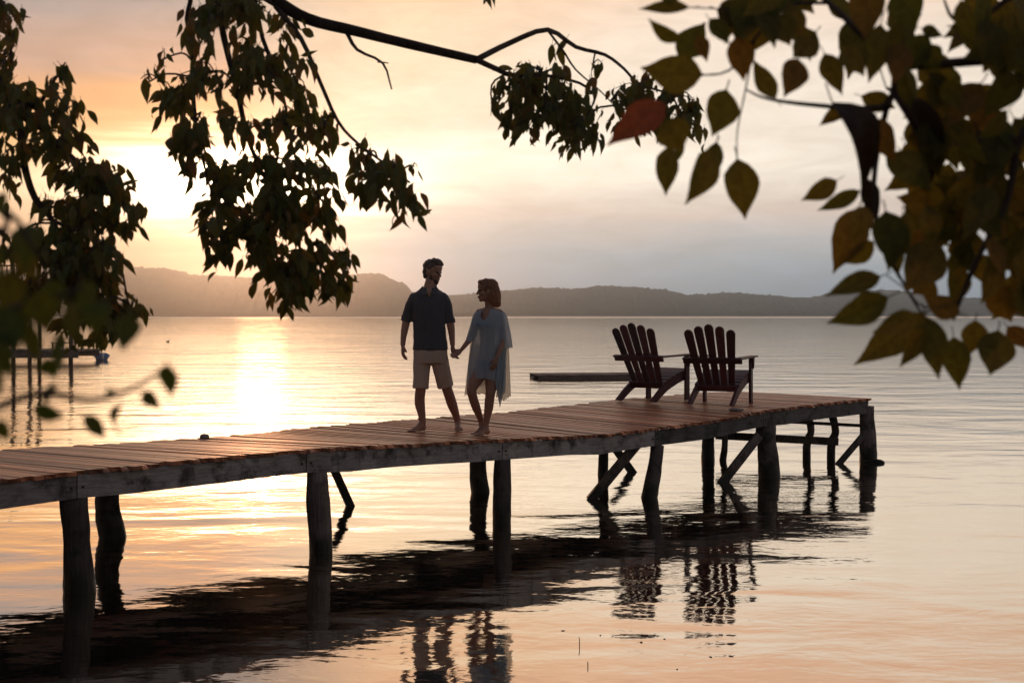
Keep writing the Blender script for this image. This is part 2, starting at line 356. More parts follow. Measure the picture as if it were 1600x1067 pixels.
def shore_h(x, y):
    edge = 4.2 + 0.5 * math.sin(x * 0.7) + 0.35 * (max(0, -x - 3)) * 0.6 + 0.12 * max(0, x - 3)
    s = (edge - y)
    return max(-1.2, min(0.55, s * 0.28)) + 0.05 * noise.noise(Vector((x, y, 0)) * 0.9) + (0.10 * max(0, s - 3) if s > 3 else 0)
bm = bmesh.new(); G = {}
for i in range(61):
    for j in range(41):
        x, y = -30 + i, -26 + j * 0.9
        G[i, j] = bm.verts.new((x, y, min(shore_h(x, y), 3.0)))
for i in range(60):
    for j in range(40): bm.faces.new((G[i, j], G[i + 1, j], G[i + 1, j + 1], G[i, j + 1]))
tag(from_bm('lake_shore', bm, MATS['soil'], smooth=True), 'grassy bank under the photographer', 'shore', kind='structure')

def hills(name, crest, d, depth, label, tree_px):
    """crest: photo points of the skyline at distance d (its shoreline faces us); real slopes rise away from the water"""
    bm = bmesh.new(); xs = [c[0] for c in crest]; n = int((xs[-1] - xs[0]) / 2.0); rows = 44; prev = None
    for i in range(n + 1):
        px = xs[0] + (xs[-1] - xs[0]) * i / n
        for a, b in zip(crest, crest[1:]):
            if a[0] <= px <= b[0]:
                k = (px - a[0]) / (b[0] - a[0]); k = k * k * (3 - 2 * k); py = a[1] + (b[1] - a[1]) * k; break
        H = max(0.5, at(px, py, d + depth * 0.5).z); col = []
        for j in range(rows + 1):
            s = j / rows; y = d + depth * s
            prof = math.sin(min(1, s / 0.55) * math.pi / 2) ** 0.75 if s < 0.55 else math.cos((s - 0.55) / 0.45 * math.pi / 2)
            q = Vector((px * 0.13, s * 34, d * 0.01))
            lump = (noise.noise(q) + 0.7 * noise.noise(q * 2.4)) * tree_px * d / FPX
            z = H * prof + lump * min(1, prof * 2.2) if 0 < j < rows else -0.5
            if j in (1, 2, 3): z = max(z, tree_px * 2.0 * d / FPX * (0.7 + 0.5 * noise.noise(q * 1.7)))
            col.append(bm.verts.new(((px - 800) * d / FPX * (1 + 0.12 * s), y if j else d + 6 * noise.noise(Vector((px * 0.02, 0, d))), z)))
        if prev:
            for j in range(rows): bm.faces.new((prev[j], col[j], col[j + 1], prev[j + 1]))
        prev = col
    return tag(from_bm(name, bm, MATS['forest'], smooth=True), label, 'hills', kind='structure')
hills('wooded_hills', [(-900, 440), (-500, 420), (-150, 428), (60, 412), (200, 419), (270, 431), (360, 434), (420, 433), (500, 431), (570, 428), (609, 441), (632, 457), (670, 476), (715, 489), (760, 492)],
      950, 300, 'low wooded hill glowing in the haze behind the man', 3.6)
hills('wooded_hills', [(560, 486), (640, 470), (700, 462), (780, 455), (850, 450), (905, 452), (960, 447), (1000, 448), (1060, 453), (1105, 461), (1180, 458), (1240, 462), (1300, 466), (1390, 456), (1450, 454), (1540, 465), (1700, 470), (1950, 455), (2400, 462), (2900, 480)],
      1100, 380, 'long grey wooded ridge along the far shore on the right', 3.8)
bm = bmesh.new(); box(bm, (0, 900, 24), (5400, 2400, 52))
hz = from_bm('haze', bm); tag(hz, 'warm evening haze over the lake', 'haze', kind='stuff')
m, t, p = new_mat('haze_air'); t.n.remove(p)
pv = t.new('ShaderNodeVolumePrincipled'); pv.inputs['Color'].default_value = (0.80, 0.92, 1.0, 1)
pv.inputs['Density'].default_value = 0.00060; pv.inputs['Anisotropy'].default_value = 0.92
t.l.new(pv.outputs[0], t.n['Material Output'].inputs['Volume']); hz.data.materials.append(m)

# ------------------------------------------------------------------ the dock
F0 = Vector((-3.67, 10.2)); U = Vector((0.6606, 0.7507)); N = Vector((-0.7507, 0.6606)); WID = 2.4
def interp(tab, x):
    if x <= tab[0][0]: return tab[0][1]
    for a, b in zip(tab, tab[1:]):
        if x <= b[0]: return a[1] + (b[1] - a[1]) * (x - a[0]) / (b[0] - a[0])
    return tab[-1][1]
ZF = [(-9, .90), (0, .912), (.63, .925), (2.87, .930), (3.8, .897), (5.43, .85), (7.03, .79), (8.05, .80), (9.19, .815), (10.4, .882), (13.3, .91)]
ZB = [(-9, .90), (0, .885), (1.32, .879), (3.58, .84), (5.07, .868), (7.95, .862), (10.44, .915), (13.3, .925)]
def dk(t, c, dz=0.0):                          # point on the deck: t along, c across from the near edge
    k = c / WID; z = interp(ZF, t) * (1 - k) + interp(ZB, t) * k
    q = F0 + U * t + N * c
    return Vector((q.x, q.y, z + dz))
def deck_z(x, y):
    q = Vector((x, y)) - F0; return dk(q.dot(U), q.dot(N)).z
dock0 = F0 + U * 6
dock = tag(empty('dock', (dock0.x, dock0.y, 0)), 'weathered wooden dock on crooked piles with a plank deck carrying the couple', 'dock')
OFF = Vector((dock0.x, dock0.y, 0))
# planks: shared bevelled boards, laid across
rp = random.Random(3)
plank_me = []
for k in range(7):
    bm = bmesh.new(); box(bm, (0, 0, 0), (1, 1, 1))
    bmesh.ops.bevel(bm, geom=bm.edges[:], offset=0.05, segments=1, affect='EDGES')
    for v in bm.verts:
        v.co.x += 0.06 * noise.noise(Vector((v.co.y * 3, k * 5, v.co.x))); v.co.y += 0.012 * rp.uniform(-1, 1)
    me = bpy.data.meshes.new('plank'); bm.to_mesh(me); bm.free(); me.materials.append(MATS['plank_wood']); plank_me.append(me)
t_ = -8.6
while t_ < 13.25:
    w = rp.uniform(0.066, 0.098)
    tc = t_ + w / 2
    back = WID + rp.uniform(-0.05, 0.03); front = rp.uniform(-0.035, 0.02)
    if tc > 12.5: back = WID - 0.25 * (tc - 12.5)
    skew = rp.uniform(-0.008, 0.008)
    a = dk(tc + skew, front); b = dk(tc - skew, back)
    y = (b - a).normalized(); x = Vector((U.x, U.y, interp(ZF, tc + .1) - interp(ZF, tc - .1)) ).normalized()
    x = Vector((U.x, U.y, (interp(ZF, tc + .15) - interp(ZF, tc - .15)) / .3)).normalized(); z = x.cross(y).normalized(); x = y.cross(z)
    roll = rp.uniform(-0.03, 0.03); x2 = x * math.cos(roll) + z * math.sin(roll); z2 = x2.cross(y)
    o = mesh_obj('plank', rp.choice(plank_me), None, dock)
    c = (a + b) / 2 - OFF + Vector((0, 0, -0.018 + rp.uniform(-0.006, 0.004)))
    M = Matrix((x2 * w, y * (b - a).length, z2 * 0.036)).transposed().to_4x4(); M.translation = c
    o.matrix_local = M
    gap = rp.uniform(0.006, 0.018)
    if abs(t_ + w - 5.45) < 0.07 or abs(t_ + w - 10.1) < 0.07: gap = 0.035
    t_ += w + gap
def strip(t0, t1, c, top, w, h, n=5):          # a long timber that follows the sag of the deck
    bm = bmesh.new(); rings = []
    for i in range(n + 1):
        t = t0 + (t1 - t0) * i / n; b = dk(t, c)
        z1 = b.z - top + 0.004 * math.sin(t * 5.1 + c); z0 = z1 - h + 0.006 * math.sin(t * 3.3)
        q = N * (w / 2)
        rings.append([bm.verts.new((b.x + sx * q.x, b.y + sx * q.y, z)) for sx, z in ((-1, z0), (1, z0), (1, z1), (-1, z1))])
    for A, B in zip(rings, rings[1:]):
        for k in range(4): bm.faces.new((A[k], B[k], B[(k + 1) % 4], A[(k + 1) % 4]))
    bm.faces.new(rings[0]); bm.faces.new(rings[-1][::-1])
    bmesh.ops.recalc_face_normals(bm, faces=bm.faces)
    return bm
PT = [-8.5, -3.6, .63, 2.87, 5.43, 8.05, 10.4, 13.2]
for a, b in zip(PT, PT[1:]):
    from_bm('edge_beam', strip(a + .006, b - .006, 0.045, 0.038, 0.05, 0.178), MATS['beam_wood'], dock, off=OFF)
    from_bm('edge_beam', strip(a + .006, b - .006, WID - 0.06, 0.038, 0.05, 0.15), MATS['beam_wood'], dock, off=OFF)
    from_bm('joist', strip(a + .006, b - .006, WID * 0.5, 0.038, 0.06, 0.14), MATS['pile_wood'], dock, off=OFF)
a, b = dk(13.215, .03, -.12), dk(13.02, WID - .1, -.12)
bm = bmesh.new(); beam(bm, a, b, .05, .17); from_bm('end_beam', bm, MATS['beam_wood'], dock, off=OFF)
def on_front(px, c=0.0):                       # t of the dock point that shows in pixel column px, c metres back from the edge
    k = (px - 800) / FPX; A = F0 + N * c
    return (k * A.y - A.x) / (U.x - k * U.y)
def pile(px_top, px_wat, c, r, wob=0.0, top=None, sides=12, extra=None):
    tt, tw = on_front(px_top, c), on_front(px_wat, c)
    A, B = dk(tt, c), dk(tw, c)
    zt = A.z - 0.218 if top is None else top
    bm = bmesh.new(); pts = []
    for k in range(8):
        s = k / 7; z = zt + (-1.0 - zt) * s; f = (zt - z) / max(zt, .1)
        x = A.x + (B.x - A.x) * f; y = A.y + (B.y - A.y) * f
        bend = wob * math.sin(min(1, f) * math.pi)
        pts.append((x + bend, y, z, r * (0.93 + 0.14 * f + 0.05 * math.sin(k * 2.1 + px_top))))
    tube(bm, pts, sides, 3, 0.12)
    from_bm('pile', bm, MATS['pile_wood'], dock, smooth=True, off=OFF)
rear = 0.22
pile(115, 125, .07, .108); pile(495, 502, .07, .10); pile(785, 784, .07, .092); pile(1027, 1014, .07, .085, .015)
pile(1196, 1202, .10, .13); pile(1354, 1357, .08, .115, top=interp(ZF, 13.2) - .13)
pile(178, 178, WID - .25, .115, -.07); pile(757, 752, WID - .55, .10, -.06); pile(944, 942, WID - .5, .065); pile(1107, 1106, WID - .5, .09)
pile(1126, 1129, WID - .7, .045, .05); pile(-170, -160, .07, .11); pile(-420, -425, .07, .11); pile(-60, -55, WID - .25, .11); pile(-300, -290, WID - .25, .11)
# slim posts along the far end, with the cross boards nailed to them
def slim(px, d, zt, r, wob):
    a = at(px, 600, d); bm = bmesh.new()
    tube(bm, [(a.x - .02, d, zt, r), (a.x + wob, d, zt * .55, r * .9), (a.x - wob * .3, d, .15, r), (a.x, d, -.8, r)], 10, 4, .1)
    from_bm('pile', bm, MATS['pile_wood'], dock, smooth=True, off=OFF)
slim(1262, 20.75, .71, .06, .05); slim(1300, 20.55, .72, .062, .05)
def bar(name, p, q, w, h, mat='pile_wood'):
    bm = bmesh.new(); beam(bm, p, q, w, h); from_bm(name, bm, MATS[mat], dock, off=OFF)
bar('cross_board', at(1118, 680, 20.62), at(1310, 690, 20.46), .035, .11)
bar('cross_board', at(1135, 654, 20.9), at(1352, 665, 20.30), .03, .045)
bar('brace', at(517, 722, 15.45), at(550, 796, 15.55), .05, .085)
bar('brace', at(1000, 688, 16.3), at(922, 782, 16.15), .05, .11)
bar('brace', at(955, 692, 18.7), at(991, 742, 18.85), .045, .10)
bar('brace', at(1186, 680, 17.95), at(1126, 757, 17.75), .05, .11)
bar('brace', at(1347, 682, 20.1), at(1307, 729, 19.9), .045, .08)
for tt in (.63, 2.87, 5.43, 8.05, 10.4):       # cap timbers across each pair of piles
    a, b = dk(tt + .09, .40, -.215), dk(tt + .09, WID - .35, -.215); bar('cap_beam', a, b, .07, .07)
# bolts on the near beam where the piles stand
for tt in PT[2:]:
    for s in (-.05, .05):
        q = dk(tt + s, .018, -.13); bm = bmesh.new(); ball(bm, q, (.012, .012, .012), seg=6); from_bm('bolt', bm, MATS['rust'], dock, off=OFF)
# log end at the corner pile
a = at(1372, 726, 20.0); bm = bmesh.new(); tube(bm, [(a.x - .16, 20.1, -.01, .05), (a.x, 20.0, .0, .055), (a.x + .07, 19.95, .0, .03)], 10, 3, .1)
tag(from_bm('floating_log', bm, MATS['pile_wood'], smooth=True), 'short dark log end floating against the corner pile of the dock', 'log')

# ------------------------------------------------------------------ adirondack chairs (local: +Y forward, rear feet at y=0)
def chair(loc, heading, label):
    root = tag(empty('adirondack_chair', loc, -heading), label, 'chair', 'chairs at the end of the dock')
    mt = MATS['chair_wood']
    for s in (-1, 1):
        bm = bmesh.new()                        # side rail that curves down into the rear foot
        prof = [(.86, .405, .285), (.70, .375, .26), (.50, .315, .205), (.36, .262, .15), (.22, .185, .075), (.10, .10, .0), (-.035, .0, None)]
        top = crom([(q[0], q[1]) for q in prof[:-1]] + [(-.01, .015)], 3)
        bot = crom([(.86, .285), (.70, .262), (.50, .198), (.36, .145), (.235, .075), (.135, .012), (.10, .0)], 3)
        x0, x1 = s * .285 - .018, s * .285 + .018
        L = [[bm.verts.new((x, y, z)) for x in (x0, x1)] for y, z in top]; B = [[bm.verts.new((x, y, max(0, z))) for x in (x0, x1)] for y, z in bot]
        for i in range(len(L) - 1):
            bm.faces.new((L[i][0], L[i + 1][0], L[i + 1][1], L[i][1])); bm.faces.new((B[i][0], B[i][1], B[i + 1][1], B[i + 1][0]))
            bm.faces.new((L[i][0], B[i][0], B[i + 1][0], L[i + 1][0])); bm.faces.new((L[i][1], L[i + 1][1], B[i + 1][1], B[i][1]))
        bm.faces.new((L[0][0], L[0][1], B[0][1], B[0][0])); bm.faces.new((L[-1][0], B[-1][0], B[-1][1], L[-1][1]))
        bmesh.ops.recalc_face_normals(bm, faces=bm.faces); from_bm('side_rail', bm, mt, root)
        bm = bmesh.new(); box(bm, (s * .322, .80, .305), (.034, .095, .61), bevel=.004); from_bm('front_leg', bm, mt, root)
        bm = bmesh.new(); beam(bm, (s * .335, .06, .605), (s * .335, .90, .628), .125, .022, .005); from_bm('armrest', bm, mt, root)
        bm = bmesh.new()                        # bracket under the arm
        vs = [bm.verts.new((s * .322 + dx, y, z)) for dx in (.02 * s, .045 * s) for y, z in ((.765, .612), (.835, .612), (.805, .46))]
        bm.faces.new(vs[:3]); bm.faces.new(vs[3:][::-1])
        for i in range(3): bm.faces.new((vs[i], vs[3 + i], vs[3 + (i + 1) % 3], vs[(i + 1) % 3]))
        bmesh.ops.recalc_face_normals(bm, faces=bm.faces); from_bm('arm_bracket', bm, mt, root)
    for i in range(6):                          # seat boards following the rail
        k = i / 5; y = .845 - .50 * k; tz = interp([(.30, .233), (.36, .262), (.50, .315), (.70, .375), (.86, .405)], y)
        bm = bmesh.new(); box(bm, (0, y, tz + .013), (.61, .086, .022), Matrix.Rotation(.30 + .08 * k, 3, 'X'), .004); from_bm('seat_slat', bm, mt, root)
    for i in range(5):                          # fanned back slats with rounded heads
        u = i - 2; x0, x1 = u * .100, u * .146; L = (.87, .92, .95, .92, .87)[i]
        p0 = Vector((x0, .345, .205)); p1 = Vector((x1, .345 - L * .43, .205 + L * .90))
        y = (p1 - p0).normalized(); nrm = Vector((0, -.9, -.43)); xx = y.cross(nrm).normalized(); nrm = xx.cross(y)
        out = []; w0, w1, ln = .037, .060, (p1 - p0).length
        for q in [(-w0, 0), (w0, 0), (w1, ln - w1)] + [(w1 * math.cos(a * math.pi / 6), ln - w1 + w1 * math.sin(a * math.pi / 6)) for a in range(1, 6)] + [(-w1, ln - w1)]:
            out.append(p0 + xx * q[0] + y * q[1])
        bm = bmesh.new(); A = [bm.verts.new(q - nrm * .011) for q in out]; B = [bm.verts.new(q + nrm * .011) for q in out]
        bm.faces.new(A); bm.faces.new(B[::-1])
        for j in range(len(A)): bm.faces.new((A[j], B[j], B[(j + 1) % len(A)], A[(j + 1) % len(A)]))
        bmesh.ops.recalc_face_normals(bm, faces=bm.faces); from_bm('back_slat', bm, mt, root)
    bm = bmesh.new(); box(bm, (0, .118, .585), (.80, .034, .085), Matrix.Rotation(.44, 3, 'X'), .005); from_bm('back_rail', bm, mt, root)
    bm = bmesh.new(); box(bm, (0, .312, .215), (.53, .03, .085), Matrix.Rotation(.44, 3, 'X'), .004); from_bm('lower_back_rail', bm, mt, root)
    bm = bmesh.new(); box(bm, (0, .872, .33), (.53, .025, .12), None, .004); from_bm('front_apron', bm, mt, root)
    return root
def chair_at(px, py, head, label):              # rear-left foot pixel on the deck
    z = .905
    for _ in range(12):
        d = (CAMZ - z) * FPX / (py - HOR); q = at(px, py, d); z = deck_z(q.x, q.y)
    h = R(head); c = Vector((q.x, q.y)) + Vector((math.cos(h), -math.sin(h))) * .285
    return chair((c.x, c.y, deck_z(c.x + .15, c.y + .3) + .004), h, label)
chair_at(963, 627.5, 41, 'dark red wooden slatted armchair nearer the couple, turned more to the right')
chair_at(1076, 634, 25.5, 'dark red wooden slatted armchair nearest the right end of the dock, seen from behind')

# small pale things lying on the deck
for px, py, r, lab, nm in ((322, 684, (.055, .05, .03), 'small pale rounded post cap on the far edge of the deck left of the couple', 'post_cap'),
                           (1150, 641, (.10, .05, .022), 'crumpled pale rag beside the rear foot of the right hand chair', 'rag')):
    z = .86
    for _ in range(8): d = (CAMZ - z) * FPX / (py + 1 - HOR); q = at(px, py, d); z = deck_z(q.x, q.y)
    bm = bmesh.new(); ball(bm, (0, 0, r[2] * .7), r, seg=16)
    for v in bm.verts:
        v.co += Vector((1, .7, .5)) * 0.012 * noise.noise(v.co * 22)
        v.co.z = max(0.001, v.co.z)
    o = from_bm(nm, bm, MATS['pale_stone'], smooth=True); o.location = (q.x, q.y + (-.06 if nm == 'post_cap' else 0), z + .003)
    tag(o, lab, 'post cap' if nm == 'post_cap' else 'rag')

# ------------------------------------------------------------------ things out on the lake
# swimming raft: planked deck on floats
d = 45.5; a, b = at(833, 590, d), at(1012, 590, d)
raft = tag(empty('swimming_raft', ((a.x + b.x) / 2, d + .9, 0), R(9)), 'low flat wooden raft floating behind the left hand chair', 'raft')
Lr = b.x - a.x
for k in range(14):
    bm = bmesh.new(); box(bm, (-Lr / 2 + Lr * (k + .5) / 14, 0, (.125)), (Lr / 14 - .015, 1.7, .03), bevel=.004); from_bm('plank', bm, MATS['raft_wood'], raft)
for s in (-1, 1):
    bm = bmesh.new(); box(bm, (0, s * .8, .055), (Lr - .04, .06, .10)); from_bm('side_beam', bm, MATS['raft_wood'], raft)
    bm = bmesh.new(); tube(bm, [(-Lr / 2 + .1, s * .45, -.03, .12), (Lr / 2 - .1, s * .45, -.03, .12)], 12, 1); from_bm('float', bm, MATS['far_wood'], raft, smooth=True)
# two-level boat dock on the left
d = 60.0
bd0 = at(40, 567, d); bd = tag(empty('boat_dock', (bd0.x, d, 0)), 'two level boat dock on tall posts at the left edge, half behind leaves', 'dock')
def bpart(name, fn):
    bm = bmesh.new(); fn(bm); from_bm(name, bm, MATS['far_wood'], bd, off=(bd0.x, d, 0))
for px, zt, dy in ((-60, 4.2, 0), (20, 4.25, 0), (42, 4.2, .3), (110, 2.2, 0), (-55, 4.2, 3), (24, 4.25, 3)):
    q = at(px, 567, d); bpart('post', lambda bm: tube(bm, [(q.x, d + dy, zt, .085), (q.x + .03, d + dy, 1.5, .09), (q.x, d + dy, -1, .1)], 8, 2))
xa, xb = at(-140, 0, d).x, at(124, 0, d).x
for k in range(22):
    x = xa + (xb - xa) * (k + .5) / 22; bpart('plank', lambda bm: box(bm, (x, d + 1.4, .53), ((xb - xa) / 22 - .02, 3.2, .05)))
for s in (-.15, 2.95): bpart('edge_beam', lambda bm: box(bm, ((xa + xb) / 2, d + s, .37), (xb - xa, .08, .27)))
bpart('low_rail', lambda bm: beam(bm, (at(45, 0, d).x, d + 2.9, .80), (at(112, 0, d).x, d + 2.9, .80), .05, .05))
for px in (48, 64, 80, 97): bpart('rail_post', lambda bm: box(bm, (at(px, 0, d).x, d + 2.9, .67), (.06, .06, .26)))
xu = at(62, 0, d).x
bpart('upper_deck', lambda bm: box(bm, ((xa + xu) / 2, d + 1.5, 3.22), (xu - xa, 3.3, .16)))
bpart('top_rail', lambda bm: beam(bm, (xa, d - .05, 4.12), (xu, d - .05, 4.12), .08, .06))
for k in range(26):
    x = xa + (xu - xa) * (k + .5) / 26; bpart('baluster', lambda bm: box(bm, (x, d - .05, 3.695), (.045, .045, .79)))
bpart('brace', lambda bm: beam(bm, (at(22, 0, d).x, d, 2.5), (at(40, 0, d).x, d, 3.12), .07, .09))
# blue and white float, a small water bird and bits on the water
q = at(159, 563, 64); fl = tag(empty('mooring_float', (q.x, 64, 0)), 'small blue and white mooring float just right of the boat dock', 'float')
bm = bmesh.new(); tube(bm, [(-.25, 0, .12, .14), (-.2, 0, .13, .2), (.2, 0, .13, .2), (.25, 0, .12, .14)], 14, 2); from_bm('float_body', bm, MATS['blue_paint'], fl, smooth=True)
bm = bmesh.new(); tube(bm, [(.05, 0, .13, .207), (.16, 0, .13, .207)], 14, 1); from_bm('white_band', bm, MATS['white_paint'], fl, smooth=True)
q = at(262, 535, 105); bird = tag(empty('water_bird', (q.x, 105, 0)), 'tiny dark water bird swimming off the left hill', 'bird')
bm = bmesh.new(); capsule(bm, [(-.2, 0, .10, .03), (-.05, 0, .08, .09), (.12, 0, .08, .08)]); capsule(bm, [(.12, 0, .1, .045), (.17, 0, .24, .03), (.19, 0, .3, .042), (.25, 0, .29, .012)])
mesh_obj('body', fuse(bm, .016), MATS['wet_debris'], bird); bird.scale = (.62,) * 3
rd = random.Random(5)
for px, py, s, lab in ((880, 985, .05, 'dark leaf scrap afloat up and to the left of the thin reed stub'), (938, 992, .03, 'tiny leaf scrap afloat just right of the thin reed stub'),
                       (1002, 1003, .06, 'largest leaf scrap afloat right of the thin reed stub, below the left chair reflection'), (1038, 998, .03, 'small leaf scrap afloat between the two chair reflections'),
                       (1058, 1045, .03, 'small leaf scrap afloat low down, left of the pair under the right chair reflection'), (1110, 1026, .04, 'left one of two leaf scraps afloat under the right chair reflection'),
                       (1142, 1025, .05, 'right one of two leaf scraps afloat under the right chair reflection'), (790, 812, .06, 'leaf scrap afloat beside the middle near pile of the dock')):
    d = CAMZ * FPX / (py - HOR); q = at(px, py, d)
    bm = bmesh.new(); pts = [bm.verts.new((s * .28 * x, s * .2 * y, .002 + .004 * h)) for x, y, h in ((-1, 0, 0), (-.3, .8, .5), (.6, .6, 0), (1.1, -.1, .8), (.3, -.7, .3), (-.5, -.6, 0))]
    bm.faces.new(pts); r = bmesh.ops.extrude_face_region(bm, geom=bm.faces[:]); bmesh.ops.translate(bm, verts=[v for v in r['geom'] if isinstance(v, bmesh.types.BMVert)], vec=(0, 0, -.004))
    bmesh.ops.recalc_face_normals(bm, faces=bm.faces)
    o = from_bm('floating_leaf', bm, MATS['wet_debris']); o.location = (q.x, q.y, 0); o.rotation_euler.z = rd.uniform(0, 6)
    tag(o, lab, 'leaf', 'scraps of leaf on the water')
for px, py, hgt, lab in ((905, 1008, .055, 'thin reed stub standing up from the water in the lower foreground'), (918, 1041, .03, 'shorter reed stub below the other one, near the bottom of the picture')):
    d = CAMZ * FPX / (py - HOR); q = at(px, py, d); bm = bmesh.new()
    tube(bm, [(0, 0, -.05, .003), (.002, 0, hgt * .6, .0028), (-.003, 0, hgt, .0015)], 6, 2); o = from_bm('reed', bm, MATS['wet_debris']); o.location = (q.x, q.y, 0); tag(o, lab, 'reed')

# ------------------------------------------------------------------ people (one fused body mesh each, clothes and hair as parts)
def head_shape(bm, c, face, pitch, s=1.0, fem=False):
    fx = Vector((face[0], face[1], 0)).normalized(); up = Vector((0, 0, 1)); side = up.cross(fx)
    rot = Matrix((fx, side, up)).transposed() @ Matrix.Rotation(pitch, 3, 'Y')
    T = lambda p: Vector(c) + rot @ (Vector(p) * s)
    B = lambda p, r: ball(bm, T(p), [q * s for q in r], rot)
    B((-.012, 0, .033), (.098, .075, .084)); B((.020, 0, -.030), (.068, .058, .082)); B((.045, 0, -.072), (.044, .040, .038))
    B((.068, 0, -.094), (.022, .024, .019)); B((.076, 0, .026), (.018, .050, .013)); B((.070, 0, .055), (.026, .054, .034))
    for a in (-1, 1):
        B((.004, a * .074, -.010), (.022, .010, .032)); B((.060, a * .040, -.022), (.026, .018, .022))
    capsule(bm, [(*T((.088, 0, .014)), .009 * s), (*T((.103, 0, -.012)), .011 * s), (*T((.109, 0, -.026)), .0125 * s)], 10, 2)
    B((.092, 0, -.054), (.011, .024, .007)); B((.090, 0, -.067), (.011, .021, .008))
    return T, rot
def hand_shape(bm, w, d, nrm, s=1.0, curl=0.5, thumb=1):
    """w wrist, d direction of the fingers, nrm palm side; five fingers, unequal and bent"""
    d = Vector(d).normalized(); nrm = Vector(nrm); nrm = (nrm - d * nrm.dot(d)).normalized(); x = d.cross(nrm); w = Vector(w)
    rot = Matrix((x, d, nrm)).transposed()
    ball(bm, w + d * .050 * s, (.040 * s, .055 * s, .017 * s), rot)
    for i, (fx, ln) in enumerate(((-.031, .058), (-.0105, .072), (.0105, .078), (.031, .070))):
        fx *= -thumb
        p = w + x * fx * s + d * .088 * s; a = curl * .35; pts = [(*p, .0088 * s)]
        for k, seg in enumerate((.45, .32, .25)):
            a += curl * (.35 + .12 * k); q = d * math.cos(a) + nrm * math.sin(a) + x * fx * 1.5
            p = p + q.normalized() * ln * seg * s; pts.append((*p, (.0085 - .0008 * k) * s))
        capsule(bm, pts, 8, 2)
    p = w + x * thumb * .026 * s + d * .025 * s
    capsule(bm, [(*p, .012 * s), (*(p + (x * thumb * .020 + d * .028 + nrm * .010) * s), .011 * s), (*(p + (x * thumb * .024 + d * .055 + nrm * .022) * s), .0085 * s)], 8, 2)
def foot_shape(bm, ank, heel, toe, gz, s=1.0):
    """heel and toe in plan (x,y), gz the deck under the foot"""
    h, e = Vector((*heel, 0)), Vector((*toe, 0)); f = (e - h).normalized(); side = Vector((-f.y, f.x, 0)); L = (e - h).length
    Z = lambda z: Vector((0, 0, gz + z))
    ball(bm, h + f * .03 + Z(.036), (.035 * s, .035 * s, .036 * s))
    capsule(bm, [(*(h + f * .03 + Z(.036)), .032 * s), (*(h + f * L * .45 + Z(.034)), .033 * s), (*(h + f * L * .72 + Z(.025)), .025 * s)], 12, 3)
    rot = Matrix((f, side, Vector((0, 0, 1)))).transposed()
    ball(bm, h + f * L * .70 + Z(.021), (.055 * s, .045 * s, .021 * s), rot)
    capsule(bm, [(*ank, .036 * s), (*(h + f * .055 + Z(.075)), .037 * s), (*(h + f * L * .45 + Z(.042)), .03 * s)], 12, 3)
    for i in range(5):
        u = (i - 2) * .018 * s; ln = (.0, .012, .014, .010, .0)[i]
        capsule(bm, [(*(h + f * L * .80 + side * u + Z(.015)), .011 * s), (*(h + f * (L * .95 + ln) + side * u * 1.1 + Z(.012)), .010 * s)], 8, 1)
def ringloft(bm, rings, seg=28):               # rings: (centre Vector, half width x, half depth y)
    prev = None
    for c, rx, ry in rings:
        ring = [bm.verts.new(c + Vector((rx * math.cos(a), ry * math.sin(a), 0))) for a in (2 * math.pi * k / seg for k in range(seg))]
        if prev:
            for k in range(seg): bm.faces.new((prev[k], prev[(k + 1) % seg], ring[(k + 1) % seg], ring[k]))
        else: bm.faces.new(ring[::-1])
        prev = ring
    bm.faces.new(prev)

# --- the man
DM = 15.05; ZOOM = 867 / 260
def zp(zx, zy, y, D): return at(580 + zx / ZOOM, 380 + zy / ZOOM, D + y)
mg = zp(335, 975, 0, DM); gz = deck_z(mg.x, mg.y) + .004
man = tag(empty('person', (mg.x, mg.y, gz)), 'person in a dark rolled-sleeve shirt and beige shorts, barefoot, looking right and holding hands', 'person', 'couple on the dock')
MO = Vector((mg.x, mg.y, gz))
def q(zx, zy, y=0.0): return zp(zx, zy, y, DM) - MO
def qr(zx, zy, y, r): return (*q(zx, zy, y), r)
bm = bmesh.new()
capsule(bm, [qr(310, 565, 0, .105), qr(306, 520, 0, .11), qr(302, 420, 0, .105), qr(299, 330, 0, .105), qr(298, 285, 0, .085)])
capsule(bm, [qr(225, 285, 0, .045), qr(298, 274, 0, .07), qr(374, 285, 0, .045)])
capsule(bm, [qr(300, 272, .01, .070), qr(306, 235, .0, .070), qr(314, 200, .0, .066)])
TM, rotm = head_shape(bm, q(320, 150, 0), (.80, -.60), R(12), 1.04)
capsule(bm, [qr(222, 290, 0, .044), qr(199, 335, .01, .041), qr(186, 392, .02, .042), qr(176, 440, 0, .041), qr(168, 490, -.02, .032), qr(165, 528, -.035, .027)])
hand_shape(bm, q(165, 530, -.035), (.02, -.12, -1), (.8, .35, 0), 1.02, .55, 1)
capsule(bm, [qr(380, 290, 0, .044), qr(398, 335, 0, .041), qr(407, 392, 0, .042), qr(416, 440, -.01, .041), qr(421, 490, -.02, .032), qr(424, 528, -.03, .027)])
hand_shape(bm, q(424, 530, -.03), (.10, -.05, -1), (.75, .5, 0), 1.02, .62, -1)
capsule(bm, [qr(266, 610, 0, .078), qr(260, 690, -.02, .070), qr(258, 755, -.03, .057), qr(253, 800, -.01, .056), qr(254, 840, .01, .055), qr(263, 890, .01, .042), qr(268, 935, .01, .036)])
capsule(bm, [qr(352, 610, 0, .078), qr(374, 680, .02, .070), qr(392, 748, .05, .057), qr(409, 800, .10, .056), qr(422, 840, .14, .055), qr(440, 890, .19, .042), qr(449, 925, .22, .036)])
a = q(268, 935, .01); foot_shape(bm, a, (a.x + .02, a.y + .045), (a.x - .12, a.y - .165), 0.0, 1.0)
